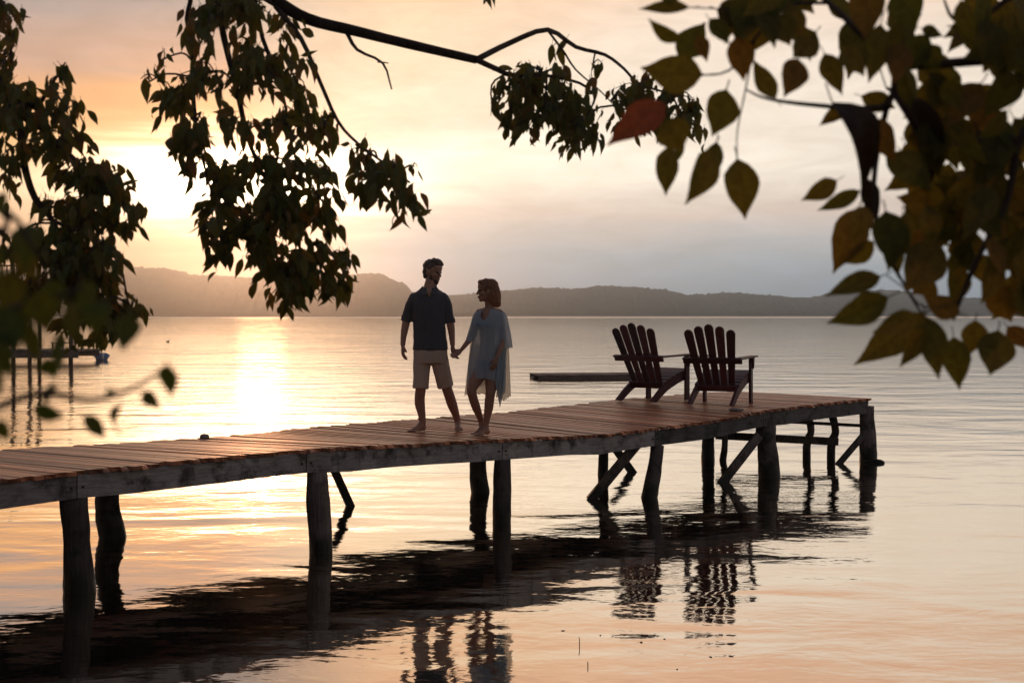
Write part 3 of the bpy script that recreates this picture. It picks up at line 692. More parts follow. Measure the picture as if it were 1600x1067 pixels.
a = q(449, 925, .22); foot_shape(bm, a, (a.x + .0, a.y + .055), (a.x + .02, a.y - .20), 0.0, 1.0)
me = fuse(bm, .0062, 3); mesh_obj('body', me, MATS['skin'], man)
for s in (-1, 1):
    bm = bmesh.new(); ball(bm, TM((.083, s * .030, .008)), (.011, .011, .009), seg=8); from_bm('eye', bm, MATS['eye'], man, smooth=True)
bm = bmesh.new()
for p, r in (((-.022, 0, .052), (.103, .086, .080)), ((-.045, 0, .0), (.074, .080, .075)), ((-.062, 0, -.045), (.040, .058, .045)), ((.040, .012, .098), (.056, .066, .034)), ((.066, .015, .092), (.032, .054, .024)), ((.02, 0, .118), (.06, .06, .026))):
    ball(bm, TM(p), [x * .99 for x in r], rotm)
me = fuse(bm, .007, 2); wrinkle(me, .010, 34, (1, 1, .6)); mesh_obj('hair', me, MATS['dark_hair'], man)
bm = bmesh.new()
for p, r in (((.050, 0, -.078), (.042, .043, .034)), ((.066, 0, -.096), (.027, .029, .022)), ((.028, .046, -.055), (.028, .016, .042)), ((.028, -.046, -.055), (.028, .016, .042)), ((.094, 0, -.046), (.012, .026, .006))):
    ball(bm, TM(p), [x * 1.05 for x in r], rotm)
me = fuse(bm, .007, 2); wrinkle(me, .003, 60); mesh_obj('beard', me, MATS['dark_hair'], man)
bm = bmesh.new(); k = 1 / (ZOOM * 147.6)
ringloft(bm, [(q(cx, zy), hw * k, ry) for zy, cx, hw, ry in ((230, 305, 36, .070), (246, 302, 58, .085), (266, 299, 88, .105), (295, 298, 96, .125), (340, 300, 90, .135), (420, 303, 84, .128), (480, 306, 85, .125), (530, 308, 91, .130), (556, 309, 93, .133))])
for pts in ([qr(226, 284, 0, .058), qr(201, 330, .01, .056), qr(187, 385, .02, .050)], [qr(376, 285, 0, .058), qr(397, 330, 0, .056), qr(407, 390, 0, .050)]): capsule(bm, pts)
for a, b in (((187, 380, .02), (183, 408, .02)), ((407, 390, 0), (410, 416, 0))): tube(bm, [qr(*a, .056), qr(*b, .060)], 16, 1)
me = fuse(bm, .0075, 3); wrinkle(me, .010, 13, (1, 1, .55)); sh = mesh_obj('shirt', me, MATS['shirt'], man)
for s in (-1, 1):                              # collar leaves either side of the open neck
    bm = bmesh.new(); cx = 302 + s * 20
    P4 = [q(302 + s * 34, 222, -.055), q(302 + s * 8, 262, -.125), q(302 + s * 36, 270, -.125), q(302 + s * 50, 240, -.045)]
    A = [bm.verts.new(p) for p in P4]; B = [bm.verts.new(p + Vector((0, .012, -.004))) for p in P4]
    bm.faces.new(A); bm.faces.new(B[::-1])
    for i in range(4): bm.faces.new((A[i], B[i], B[(i + 1) % 4], A[(i + 1) % 4]))
    bmesh.ops.recalc_face_normals(bm, faces=bm.faces); o = from_bm('collar', bm, MATS['shirt'], man)
bm = bmesh.new(); ringloft(bm, [(q(302, 232, -.06), .030, .02), (q(302, 254, -.092), .026, .034), (q(302, 280, -.118), .008, .014)], 12); from_bm('open_neck', bm, MATS['skin'], man, smooth=True)
for i in range(5):
    bm = bmesh.new(); ball(bm, q(303, 305 + i * 52, -.147), (.006, .004, .006), seg=6); from_bm('button', bm, MATS['shirt'], man)
bm = bmesh.new()
ringloft(bm, [(q(cx, zy), hw * k, ry) for zy, cx, hw, ry in ((545, 309, 86, .122), (580, 309, 89, .130), (625, 311, 91, .128))])
tube(bm, [qr(268, 590, 0, .096), qr(262, 680, -.015, .088), qr(257, 757, -.025, .084)], 20, 4); tube(bm, [qr(350, 590, 0, .096), qr(370, 670, .02, .090), qr(388, 748, .05, .084)], 20, 4)
me = fuse(bm, .0075, 2); wrinkle(me, .008, 12, (1, 1, .5)); mesh_obj('shorts', me, MATS['shorts'], man)

# --- the woman
DW = 14.68
wg = zp(590, 985, 0, DW); gz = deck_z(wg.x, wg.y) + .004
wom = tag(empty('person', (wg.x, wg.y, gz)), 'person in a pale blue sheer kaftan with shoulder length hair, barefoot, turned left', 'person', 'couple on the dock')
WO = Vector((wg.x, wg.y, gz))
def q(zx, zy, y=0.0): return zp(zx, zy, y, DW) - WO
bm = bmesh.new()
capsule(bm, [qr(606, 640, 0, .095), qr(606, 600, 0, .100), qr(608, 520, 0, .08), qr(607, 440, 0, .09), qr(612, 385, 0, .085)])
capsule(bm, [qr(562, 362, 0, .038), qr(612, 356, 0, .05), qr(668, 362, 0, .038)])
ball(bm, q(565, 425, -.04), (.050, .055, .045)); ball(bm, q(598, 425, -.06), (.048, .046, .045))
capsule(bm, [qr(618, 355, .01, .05), qr(614, 320, .0, .043), qr(610, 285, .0, .043)])
TW, rotw = head_shape(bm, q(602, 250, 0), (-.97, -.24), R(2), .96, True)
capsule(bm, [qr(560, 366, 0, .038), qr(538, 430, -.01, .034), qr(516, 495, -.02, .030), qr(492, 528, -.04, .026), qr(470, 555, -.05, .020)])
hand_shape(bm, q(471, 555, -.05), (-.75, -.05, -.62), (-.4, -.7, .4), .86, .5, 1)
capsule(bm, [qr(670, 366, -.01, .038), qr(682, 440, -.03, .034), qr(688, 505, -.06, .031), qr(672, 555, -.12, .027), qr(656, 595, -.16, .021)])
hand_shape(bm, q(656, 595, -.16), (-.35, -.10, -1), (-.6, .7, 0), .88, .4, -1)
capsule(bm, [qr(582, 645, 0, .075), qr(552, 700, -.04, .072), qr(524, 762, -.08, .052), qr(531, 805, -.05, .048), qr(545, 850, .0, .047), qr(562, 895, .04, .036), qr(574, 928, .06, .030)])
capsule(bm, [qr(632, 645, 0, .075), qr(630, 710, -.03, .074), qr(622, 775, -.06, .053), qr(616, 820, -.05, .050), qr(612, 860, -.04, .047), qr(603, 910, -.03, .036), qr(597, 948, -.03, .030)])
a = q(574, 928, .06); foot_shape(bm, a, (a.x + .03, a.y + .04), (a.x - .075, a.y - .165), 0.0, .86)
a = q(597, 948, -.03); foot_shape(bm, a, (a.x + .03, a.y + .04), (a.x - .09, a.y - .16), 0.0, .86)
mesh_obj('body', fuse(bm, .0058, 3), MATS['skin_tan'], wom)
for s in (-1, 1):
    bm = bmesh.new(); ball(bm, TW((.080, s * .029, .008)), (.010, .010, .008), seg=8); from_bm('eye', bm, MATS['eye'], wom, smooth=True)
bm = bmesh.new()
for p, r in (((-.022, 0, .050), (.102, .086, .082)), ((-.060, 0, .0), (.078, .084, .090)), ((-.082, 0, -.070), (.066, .082, .090)), ((-.098, 0, -.125), (.050, .078, .052)), ((-.04, .062, -.06), (.05, .028, .085)), ((-.04, -.062, -.06), (.05, .028, .085)), ((.045, 0, .092), (.045, .06, .026))):
    ball(bm, TW(p), r, rotw)
me = fuse(bm, .0065, 2); wrinkle(me, .014, 44, (1, 1, .18)); mesh_obj('hair', me, MATS['brown_hair'], wom)
bm = bmesh.new(); ball(bm, q(566, 424, -.044), (.053, .057, .045)); ball(bm, q(598, 424, -.062), (.051, .049, .045)); tube(bm, [qr(570, 355, -.04, .007), qr(566, 400, -.075, .008)], 8, 2); tube(bm, [qr(628, 350, -.04, .007), qr(604, 395, -.10, .008)], 8, 2)
mesh_obj('bikini_top', fuse(bm, .006, 2), MATS['bikini'], wom)
bm = bmesh.new(); ringloft(bm, [(q(606, 598), .112, .096), (q(606, 630), .114, .100), (q(606, 655), .108, .09)]); mesh_obj('bikini_bottom', fuse(bm, .008, 2), MATS['bikini'], wom)
# kaftan: an open draped shell with folds and an uneven hem
kw = 1 / (ZOOM * 151.4)
prof = [(343, 612, 34, .052), (349, 613, 56, .066), (360, 612, 74, .082), (385, 609, 82, .100), (425, 606, 88, .118), (470, 609, 82, .112), (520, 608, 82, .112), (580, 606, 88, .124), (640, 603, 92, .134), (700, 600, 93, .138), (760, 600, 94, .140)]
def kaftan_shell():
    bm = bmesh.new(); seg, rows = 72, 40; prev = None
    for i in range(rows + 1):
        ring = []
        for j in range(seg):
            th = 2 * math.pi * j / seg; cx, sy = math.cos(th), math.sin(th)     # sy<0 faces the camera
            front = max(0, -sy)
            end = 752 - 58 * front ** .8 + 26 * max(0, cx) + 8 * math.sin(3 * th)
            v = i / rows; start = 343 + (58 * max(0, 1 - ((th - 4.45 + math.pi) % (2 * math.pi) - math.pi) ** 2 / .16))
            zy = start + (end - start) * v
            c, hw, ry = interp([(p[0], p[1]) for p in prof], zy), interp([(p[0], p[2]) for p in prof], zy), interp([(p[0], p[3]) for p in prof], zy)
            fold = 1 + min(1, max(0, (zy - 400) / 250)) * .075 * (math.sin(th * 9 + .7 * math.sin(zy * .012)) + .6 * math.sin(th * 17 + 2))
            ring.append(bm.verts.new(q(c, zy) + Vector((hw * kw * cx * fold, ry * sy * fold, 0))))
        if prev:
            for j in range(seg): bm.faces.new((prev[j], prev[(j + 1) % seg], ring[(j + 1) % seg], ring[j]))
        prev = ring
    bmesh.ops.recalc_face_normals(bm, faces=bm.faces); return bm
o = from_bm('kaftan', kaftan_shell(), MATS['kaftan'], wom, smooth=True)
def sleeve(name, pts, mat, fold=.10):
    bm = bmesh.new(); pp = crom(pts, 5); prev = None; seg = 30
    for i, p in enumerate(pp):
        v = i / (len(pp) - 1); ring = []
        for j in range(seg):
            th = 2 * math.pi * j / seg; f = 1 + fold * v * (math.sin(th * 5 + 3 * v) + .6 * math.sin(th * 9 + 1))
            ring.append(bm.verts.new(Vector(p[:3]) + Vector((p[3] * f * math.cos(th), p[3] * .8 * f * math.sin(th), .25 * p[3] * math.cos(th) * (1 if name else 0)))))
        if prev:
            for j in range(seg): bm.faces.new((prev[j], prev[(j + 1) % seg], ring[(j + 1) % seg], ring[j]))
        prev = ring
    bmesh.ops.recalc_face_normals(bm, faces=bm.faces); from_bm(name, bm, MATS[mat], wom, smooth=True)
sleeve('sleeve', [qr(652, 352, 0, .050), qr(674, 380, -.01, .058), qr(684, 440, -.02, .066), qr(690, 500, -.03, .074), qr(696, 552, -.03, .078)], 'kaftan')
sleeve('sleeve', [qr(574, 352, 0, .046), qr(556, 380, 0, .050), qr(538, 430, -.01, .050), qr(522, 490, -.02, .052), qr(514, 512, -.02, .055)], 'kaftan')
def drape(top, bot, mat, waves, amp, yo, rag=.0):  # hanging panel of thin cloth: edge points top / bottom in the photo
    bm = bmesh.new(); nx, nz = 26, 22; g = []
    for i in range(nz + 1):
        v = i / nz; row = []
        for j in range(nx + 1):
            u = j / nx; a = [interp([(k_ / (len(top) - 1), p[c]) for k_, p in enumerate(top)], u) for c in (0, 1)]; b = [interp([(k_ / (len(bot) - 1), p[c]) for k_, p in enumerate(bot)], u) for c in (0, 1)]
            y = yo + amp * (.3 + v) * math.sin(u * waves * 2 * math.pi + v * 1.5) + .03 * u
            row.append(bm.verts.new(q(a[0] + (b[0] - a[0]) * v, a[1] + (b[1] - a[1]) * v + rag * v * math.sin(u * 40), y)))
        g.append(row)
    for i in range(nz):
        for j in range(nx): bm.faces.new((g[i][j], g[i][j + 1], g[i + 1][j + 1], g[i + 1][j]))
    o = from_bm('draped_panel', bm, MATS[mat], wom, smooth=True); md = o.modifiers.new('s', 'SOLIDIFY'); md.thickness = .0015
drape([(655, 520), (690, 540), (706, 545)], [(640, 690), (660, 800), (671, 858), (690, 770)], 'kaftan', 3, .018, -.10)
drape([(676, 470), (702, 500), (716, 515)], [(650, 800), (690, 820), (728, 795)], 'sheer_panel', 3, .02, .03, 4)
drape([(520, 490), (540, 520), (640, 540)], [(486, 792), (520, 782), (640, 790)], 'sheer_panel', 3, .02, .06, 4)

# ------------------------------------------------------------------ trees
LM = {}
def leaf_mesh(k, mat, fat=1.0, fold=.25, curl=.12, n=7):
    """unit leaf along +Y with a short stalk; blade folded on the midrib, tip drawn out"""
    r = random.Random(k); bm = bmesh.new(); uvl = bm.loops.layers.uv.new('UVMap'); rows = []
    c2 = curl * r.uniform(-.6, 1.4); tw = r.uniform(-.25, .25); lob = r.uniform(-.03, .03)
    for i in range(n + 1):
        s = i / n; w = .245 * fat * interp([(0, .03), (.07, .42), (.18, .80), (.32, 1.0), (.48, .95), (.64, .72), (.78, .42), (.88, .19), (.95, .07), (1, .01)], s)
        z = c2 * math.sin(s * math.pi) - c2 * .6 * s * s; row = []
        for u in (-1, -.5, 0, .5, 1):
            ww = w * (1 + (.05 * r.uniform(-1, 1) if abs(u) == 1 else 0))
            x = u * ww + lob * math.sin(s * math.pi); zz = z + abs(u) * ww * fold + tw * s * u * ww
            row.append((bm.verts.new((x, s, zz)), u, s))
        rows.append(row)
    for A, B in zip(rows, rows[1:]):
        for j in range(4):
            f = bm.faces.new((A[j][0], A[j + 1][0], B[j + 1][0], B[j][0]))
            for lp, (vv, u, s) in zip(f.loops, (A[j], A[j + 1], B[j + 1], B[j])): lp[uvl].uv = (.5 + .5 * u, s)
    st = [(0, .03, 0), (0, -.10, .01), (.01, -.20, .04)]; pr = None
    for p in st:
        ring = [bm.verts.new(Vector(p) + Vector((.012 * math.cos(a), 0, .012 * math.sin(a)))) for a in (0, 2.1, 4.2)]
        if pr:
            for j in range(3):
                f = bm.faces.new((pr[j], pr[(j + 1) % 3], ring[(j + 1) % 3], ring[j]))
                for lp in f.loops: lp[uvl].uv = (.5, .3)
        pr = ring
    bmesh.ops.remove_doubles(bm, verts=bm.verts, dist=1e-4)
    me = bpy.data.meshes.new('leaf'); bm.to_mesh(me); bm.free(); me.shade_smooth(); me.materials.append(MATS[mat]); return me
def leaf_frame(b, tip, nrm):
    y = tip - b; L = y.length; y.normalize(); z = (nrm - y * nrm.dot(y)); z = z.normalized() if z.length > 1e-4 else y.orthogonal().normalized()
    x = y.cross(z); M = Matrix((x * L, y * L, z * L)).transposed().to_4x4(); M.translation = b; return M
def build_leaves(root, leaves, keep=300):
    """leaves: (mesh, matrix, shown size). The largest become single leaves, the rest one mass"""
    o0 = Matrix.Translation(-root.location); leaves.sort(key=lambda l: -l[2])
    for me, M, s in leaves[:keep]:
        o = mesh_obj('leaf', me, None, root); o.matrix_local = o0 @ M
    rest = leaves[keep:]
    if rest:
        bm = bmesh.new()
        for me, M, s in rest:
            mc = me.copy(); mc.transform(o0 @ M); bm.from_mesh(mc); bpy.data.meshes.remove(mc)
        me2 = bpy.data.meshes.new('foliage'); bm.to_mesh(me2); bm.free(); me2.shade_smooth(); me2.materials.append(rest[0][0].materials[0])
        tag(mesh_obj('foliage', me2, None, root), kind='stuff')
def limb(root, pts, name='branch', segs=8, sub=4, mat='bark', jit=.15):
    bm = bmesh.new(); tube(bm, pts, segs, sub, jit); return from_bm(name, bm, MATS[mat], root, smooth=True, off=root.location)
def pxs(pts, d0, d1, r0, r1):                  # traced branch: pixels -> points at distances d0..d1, tapering
    n = len(pts) - 1
    return [(*at(p[0], p[1], d0 + (d1 - d0) * i / n), r0 + (r1 - r0) * i / n) for i, p in enumerate(pts)]
def sample(line, n=12):
    return [Vector(p[:3]) for p in crom(line, n)]
def clusters(root, stems, blobs, d, size, meshes, seed, spread=.35, hang=1.0, dens=1.0):
    """leaf sprays: each blob (cx, cy, rx, ry, density) grows from the nearest stem point on small twigs"""
    r = random.Random(seed); P = [p for s in stems for p in sample(s)]; leaves = []; bmt = bmesh.new()
    for cx, cy, rx, ry, dn in blobs:
        dd = d + r.uniform(-.5, .5) * spread; c = at(cx, cy - ry * .45, dd)
        s = min(P, key=lambda p: (p - c).length + max(0, c.z - p.z) * 1.5)
        m1 = (s + c) / 2 + Vector((r.uniform(-.03, .03), r.uniform(-.03, .03), .03))
        tube(bmt, [(*s, .0045), (*m1, .004), (*c, .003)], 5, 3)
        n = max(3, int(dn * dens * rx * ry * 3.14 / (size * size * .075)))
        ntw = max(2, n // 6); tips = []
        for k in range(ntw):
            a = r.uniform(0, 6.283); rr = math.sqrt(r.random())
            e = at(cx + rx * rr * math.cos(a), cy - size * .35 + ry * rr * math.sin(a), dd + r.uniform(-1, 1) * spread)
            b = m1.lerp(c, r.uniform(.3, 1)); mm = (b + e) / 2 + Vector((0, 0, .02)); tube(bmt, [(*b, .0028), (*mm, .0023), (*e, .0015)], 4, 2); tips.append((b, mm, e))
        for k in range(n):
            b, mm, e = tips[k % ntw]; u = r.uniform(.35, 1.05)
            p = (b.lerp(mm, u * 2) if u < .5 else mm.lerp(e, u * 2 - 1)) + Vector((r.gauss(0, .016), r.gauss(0, .02), r.gauss(0, .014)))
            out = (e - b); out.z = 0; out = out.normalized() if out.length > 1e-4 else Vector((1, 0, 0))
            dirv = Vector((out.x * .40 + r.gauss(0, .33), out.y * .3 + r.gauss(0, .40), -hang * r.uniform(.5, 1.25) + (.9 if r.random() < .07 else 0)))
            L = size * dd / FPX * r.choice((.5, .7, .85, 1, 1.05, 1.2)); dirv.normalize()
            nr = Vector((r.gauss(0, .55), -1 + r.gauss(0, .45), r.gauss(0, .4)))
            leaves.append((r.choice(meshes), leaf_frame(p, p + dirv * L, nr), L / dd))
    tag(from_bm('twig_growth', bmt, MATS['bark'], root, smooth=True, off=root.location), kind='stuff')
    return leaves
small = [leaf_mesh(k, 'leaf_small', (.60, .70, .82)[k % 3], .28, .18, 9) for k in range(7)]
# the tree whose boughs hang across the top of the view
tr2 = tag(empty('overhanging_tree', (-4.4, 3.9, .5)), 'overhanging tree with drooping leafy boughs and a bare branch reaching across the top', 'tree')
limb(tr2, [(-4.4, 3.9, .2, .24), (-4.35, 4.0, 1.4, .19), (-4.2, 4.15, 2.7, .16), (-4.0, 4.3, 4.2, .12), (-3.7, 4.4, 5.6, .07)], 'trunk', 14)
bough = [(-4.1, 4.2, 3.0, .10), (-3.0, 4.7, 3.75, .075), (-1.9, 5.1, 3.75, .055), (-1.30, 5.3, 3.50, .042)] + pxs([(415, -8), (480, 30), (560, 50), (640, 70), (745, 94)], 5.4, 5.5, .026, .017)
limb(tr2, bough)
b2 = pxs([(745, 94), (775, 108), (800, 118), (850, 118), (905, 130), (930, 150)], 5.5, 5.5, .012, .004); limb(tr2, b2, sub=3)
b3 = pxs([(745, 94), (800, 66), (856, 47), (900, 74), (945, 86), (975, 108), (1000, 132), (1060, 150)], 5.5, 5.6, .012, .004); limb(tr2, b3, sub=3)
b4 = pxs([(540, 48), (558, 78), (598, 99), (612, 140)], 5.45, 5.4, .008, .003); limb(tr2, b4, sub=3); limb(tr2, pxs([(590, 97), (607, 99)], 5.4, 5.4, .004, .002), 'side_twig', sub=2)
b5 = pxs([(430, 10), (470, 60), (500, 128), (528, 190), (560, 225), (610, 262), (640, 285)], 5.4, 5.3, .010, .003); limb(tr2, b5, sub=3)
hub = (-1.30, 5.3, 3.50, .03)
b6 = [hub] + pxs([(330, -20), (350, 60), (372, 150), (392, 230), (430, 310), (465, 380), (490, 440)], 5.4, 5.2, .014, .003); limb(tr2, b6, sub=3)
b7 = [hub] + pxs([(296, -15), (292, 30), (300, 70), (302, 140), (310, 220), (330, 300), (345, 370)], 5.4, 5.3, .011, .003); limb(tr2, b7, sub=3)
b8 = [hub] + pxs([(385, -15), (410, 60), (440, 140), (455, 220), (470, 280)], 5.4, 5.5, .010, .003); limb(tr2, b8, sub=3)
b9 = pxs([(855, 47), (880, 80), (900, 110), (935, 140), (960, 165)], 5.5, 5.5, .005, .002); limb(tr2, b9, sub=3)
lv = clusters(tr2, [b5, b6, b7, b8], [(325, 40, 45, 45, 1), (385, 35, 60, 48, 1), (445, 55, 26, 40, .6), (262, 165, 32, 34, 1.1), (318, 140, 52, 50, .9), (400, 125, 66, 58, .95), (470, 150, 34, 55, .6),
    (300, 245, 32, 52, 1), (365, 215, 52, 34, .6), (450, 215, 52, 42, .65), (505, 215, 24, 34, .8), (340, 295, 48, 36, .85), (420, 285, 58, 42, .9), (485, 275, 42, 38, .75), (332, 390, 26, 50, 1),
    (385, 362, 46, 50, 1.1), (440, 350, 52, 56, 1.1), (500, 335, 40, 52, .95), (478, 425, 46, 46, 1.1), (530, 430, 20, 45, .9), (455, 465, 38, 30, .9), (512, 465, 32, 30, .9), (565, 262, 36, 30, .9), (605, 290, 40, 40, 1.1), (640, 320, 22, 34, 1), (575, 310, 30, 26, .7),
    (225, 135, 12, 6, .5), (248, 105, 14, 20, .8), (645, 275, 12, 8, .5), (300, 200, 34, 30, .8), (350, 330, 40, 40, .8), (415, 400, 40, 50, 1.0), (345, 420, 18, 34, .8), (450, 440, 44, 36, .9)], 5.3, 34, small, 21)
lv += clusters(tr2, [b2, b3, b9], [(850, 132, 52, 34, .9), (825, 160, 46, 44, 1.2), (870, 175, 46, 42, 1.4), (900, 195, 36, 40, 1.3), (925, 215, 20, 34, .9), (800, 155, 22, 44, .8), (960, 165, 30, 26, .5), (1005, 150, 46, 24, 1.1), (1060, 165, 44, 26, 1.2), (1000, 195, 46, 26, 1.1), (1070, 200, 36, 30, 1.1),
    (870, 90, 40, 14, .25), (925, 120, 30, 22, .3), (770, 185, 6, 16, .6), (845, 205, 50, 30, 1.2), (900, 225, 34, 30, 1.0), (800, 190, 26, 30, 1.0), (1035, 205, 40, 22, 1.0), (980, 175, 30, 20, .9)], 5.5, 29, small, 22, .25, 1.2, .7)
lv += clusters(tr2, [pxs([(700, -60), (735, -20), (755, -8)], 5.4, 5.4, .01, .004)], [(740, -2, 24, 10, .8)], 5.4, 30, small, 23, .1)
limb(tr2, [hub] + pxs([(560, -70), (700, -60), (735, -20), (755, -6)], 5.4, 5.4, .012, .003), sub=3)
build_leaves(tr2, lv)
# the tree at the left edge
tr1 = tag(empty('leafy_tree', (-3.6, 4.9, .3)), 'dense leafy tree filling the left edge in front of the hill', 'tree')
limb(tr1, [(-3.6, 4.9, -.1, .16), (-3.5, 4.95, 1.5, .13), (-3.3, 5.0, 2.8, .10), (-3.0, 5.1, 4.0, .06)], 'trunk', 12)
c0 = (-3.3, 5.0, 2.8, .05)
c1 = [c0] + pxs([(-120, 60), (0, 135), (30, 190), (38, 260), (55, 310), (82, 345), (105, 400), (130, 470), (150, 520)], 5.1, 5.0, .020, .004); limb(tr1, c1, sub=3)
c2 = [c0] + pxs([(-140, 20), (-20, 110), (50, 165), (75, 140), (102, 98)], 5.1, 5.0, .018, .003); limb(tr1, c2, sub=3)
c3 = [c0] + pxs([(-60, 120), (40, 180), (100, 235), (150, 280), (190, 320)], 5.1, 4.9, .018, .003); limb(tr1, c3, sub=3)
c4 = [c0] + pxs([(-100, -40), (-20, -20), (12, 30), (18, 100)], 5.1, 5.0, .018, .003); limb(tr1, c4, sub=3)
c5 = pxs([(82, 345), (140, 370), (185, 410), (200, 470), (215, 500)], 5.0, 4.9, .008, .002); limb(tr1, c5, sub=3)
lv = clusters(tr1, [c1, c2, c3, c4, c5], [(8, 40, 26, 55, 1), (8, 120, 26, 50, 1), (12, 190, 34, 50, 1.2), (55, 190, 46, 46, 1.2), (95, 145, 26, 36, .5), (105, 195, 24, 40, 1), (105, 240, 46, 34, 1.2), (130, 285, 40, 32, 1.2), (165, 300, 40, 42, 1.2), (195, 330, 24, 38, 1.1),
    (110, 340, 40, 26, 1), (150, 360, 46, 32, 1.2), (75, 340, 30, 20, .6), (105, 395, 44, 36, 1.1), (160, 405, 34, 46, 1.1), (45, 385, 26, 32, 1.0), (55, 425, 30, 34, 1.1), (105, 440, 44, 40, 1.1), (150, 470, 40, 46, 1.1), (120, 510, 34, 40, 1.0), (185, 500, 22, 34, .9), (212, 505, 14, 30, .8), (160, 525, 26, 26, .8), (12, 290, 14, 36, 1), (8, 250, 14, 26, 1), (60, 480, 34, 40, .8), (205, 490, 10, 8, .5), (30, 470, 30, 40, .7), (15, 400, 26, 40, .5), (140, 430, 50, 40, 1.0), (165, 500, 34, 40, .9), (120, 470, 40, 40, .9), (90, 400, 40, 30, .8), (60, 250, 30, 30, .6), (205, 350, 16, 30, 1)], 5.0, 32, small, 31)
build_leaves(tr1, lv)

# the near tree on the right: big leaves placed one by one (stalk end, tip, width in photo pixels)
big = [leaf_mesh(40 + k, 'leaf_big', 1.0, .16, .14, 9) for k in range(6)]; red = [leaf_mesh(60 + k, 'leaf_red', 1.0, .2, .12, 9) for k in range(2)]; dry = [leaf_mesh(70 + k, 'leaf_dry', 1.0, .9, .3, 9) for k in range(3)]
tr3 = tag(empty('broadleaf_tree', (2.9, 1.6, .5)), 'near broadleaf tree on the right with large out of focus ovate leaves', 'tree')
limb(tr3, [(2.9, 1.6, .1, .15), (2.8, 1.7, 1.4, .12), (2.6, 1.9, 2.6, .09), (2.3, 2.1, 3.6, .05)], 'trunk', 12)
DN = 2.4; e0 = (2.6, 1.9, 2.6, .03)
e1 = [e0] + pxs([(2250, -60), (1990, 20), (1840, 95), (1720, 70), (1600, 88), (1530, 95), (1440, 102), (1400, 100), (1350, 58), (1295, 5), (1255, -30)], 2.3, 2.45, .014, .0035); limb(tr3, e1, sub=3)
e2 = [e0] + pxs([(2200, 180), (1960, 120), (1800, 210), (1690, 185), (1600, 205), (1575, 310), (1530, 400), (1500, 470), (1490, 500)], 2.3, 2.4, .012, .0025); limb(tr3, e2, sub=3)
e3 = pxs([(1400, 100), (1390, 160), (1340, 170), (1290, 166), (1230, 160), (1190, 152), (1165, 140)], 2.4, 2.4, .006, .0015); limb(tr3, e3, sub=3)
e4 = pxs([(1390, 150), (1372, 230), (1365, 310), (1380, 380), (1410, 440), (1440, 490)], 2.42, 2.38, .0055, .0018); limb(tr3, e4, sub=3)
e5 = [e0] + pxs([(2100, -150), (1880, -110), (1750, -40), (1600, -14), (1530, 32), (1490, 30), (1475, 0)], 2.3, 2.4, .010, .002); limb(tr3, e5, sub=3)
e6 = pxs([(1295, 5), (1230, 10), (1180, 60), (1140, 110), (1095, 118)], 2.45, 2.4, .0035, .0015); limb(tr3, e6, sub=3)
e7 = pxs([(1180, 60), (1165, 140), (1152, 205), (1152, 252)], 2.42, 2.4, .0018, .0010); limb(tr3, e7, 'side_twig', sub=3)
e8 = pxs([(1500, 470), (1445, 480), (1415, 452), (1385, 430)], 2.4, 2.38, .0018, .0010); limb(tr3, e8, 'side_twig', sub=3)
e9 = pxs([(1230, 10), (1150, 15), (1075, 12)], 2.43, 2.4, .002, .001); limb(tr3, e9, 'side_twig', sub=3)
rb = random.Random(12); lv = []
def put(b, tip, w, pool, dd=None, tilt=.35):
    d = (dd or DN) + rb.uniform(-.12, .12); B = at(*b, d); T = at(*tip, d + rb.uniform(-.02, .02)); L = (T - B).length
    M = leaf_frame(B, T, Vector((rb.gauss(0, tilt), -1, rb.gauss(0, tilt))))
    lp = math.hypot(tip[0] - b[0], tip[1] - b[1]); M = M @ Matrix.Diagonal(((w / lp) / .44, 1, 1, 1)); lv.append((rb.choice(pool), M, L))
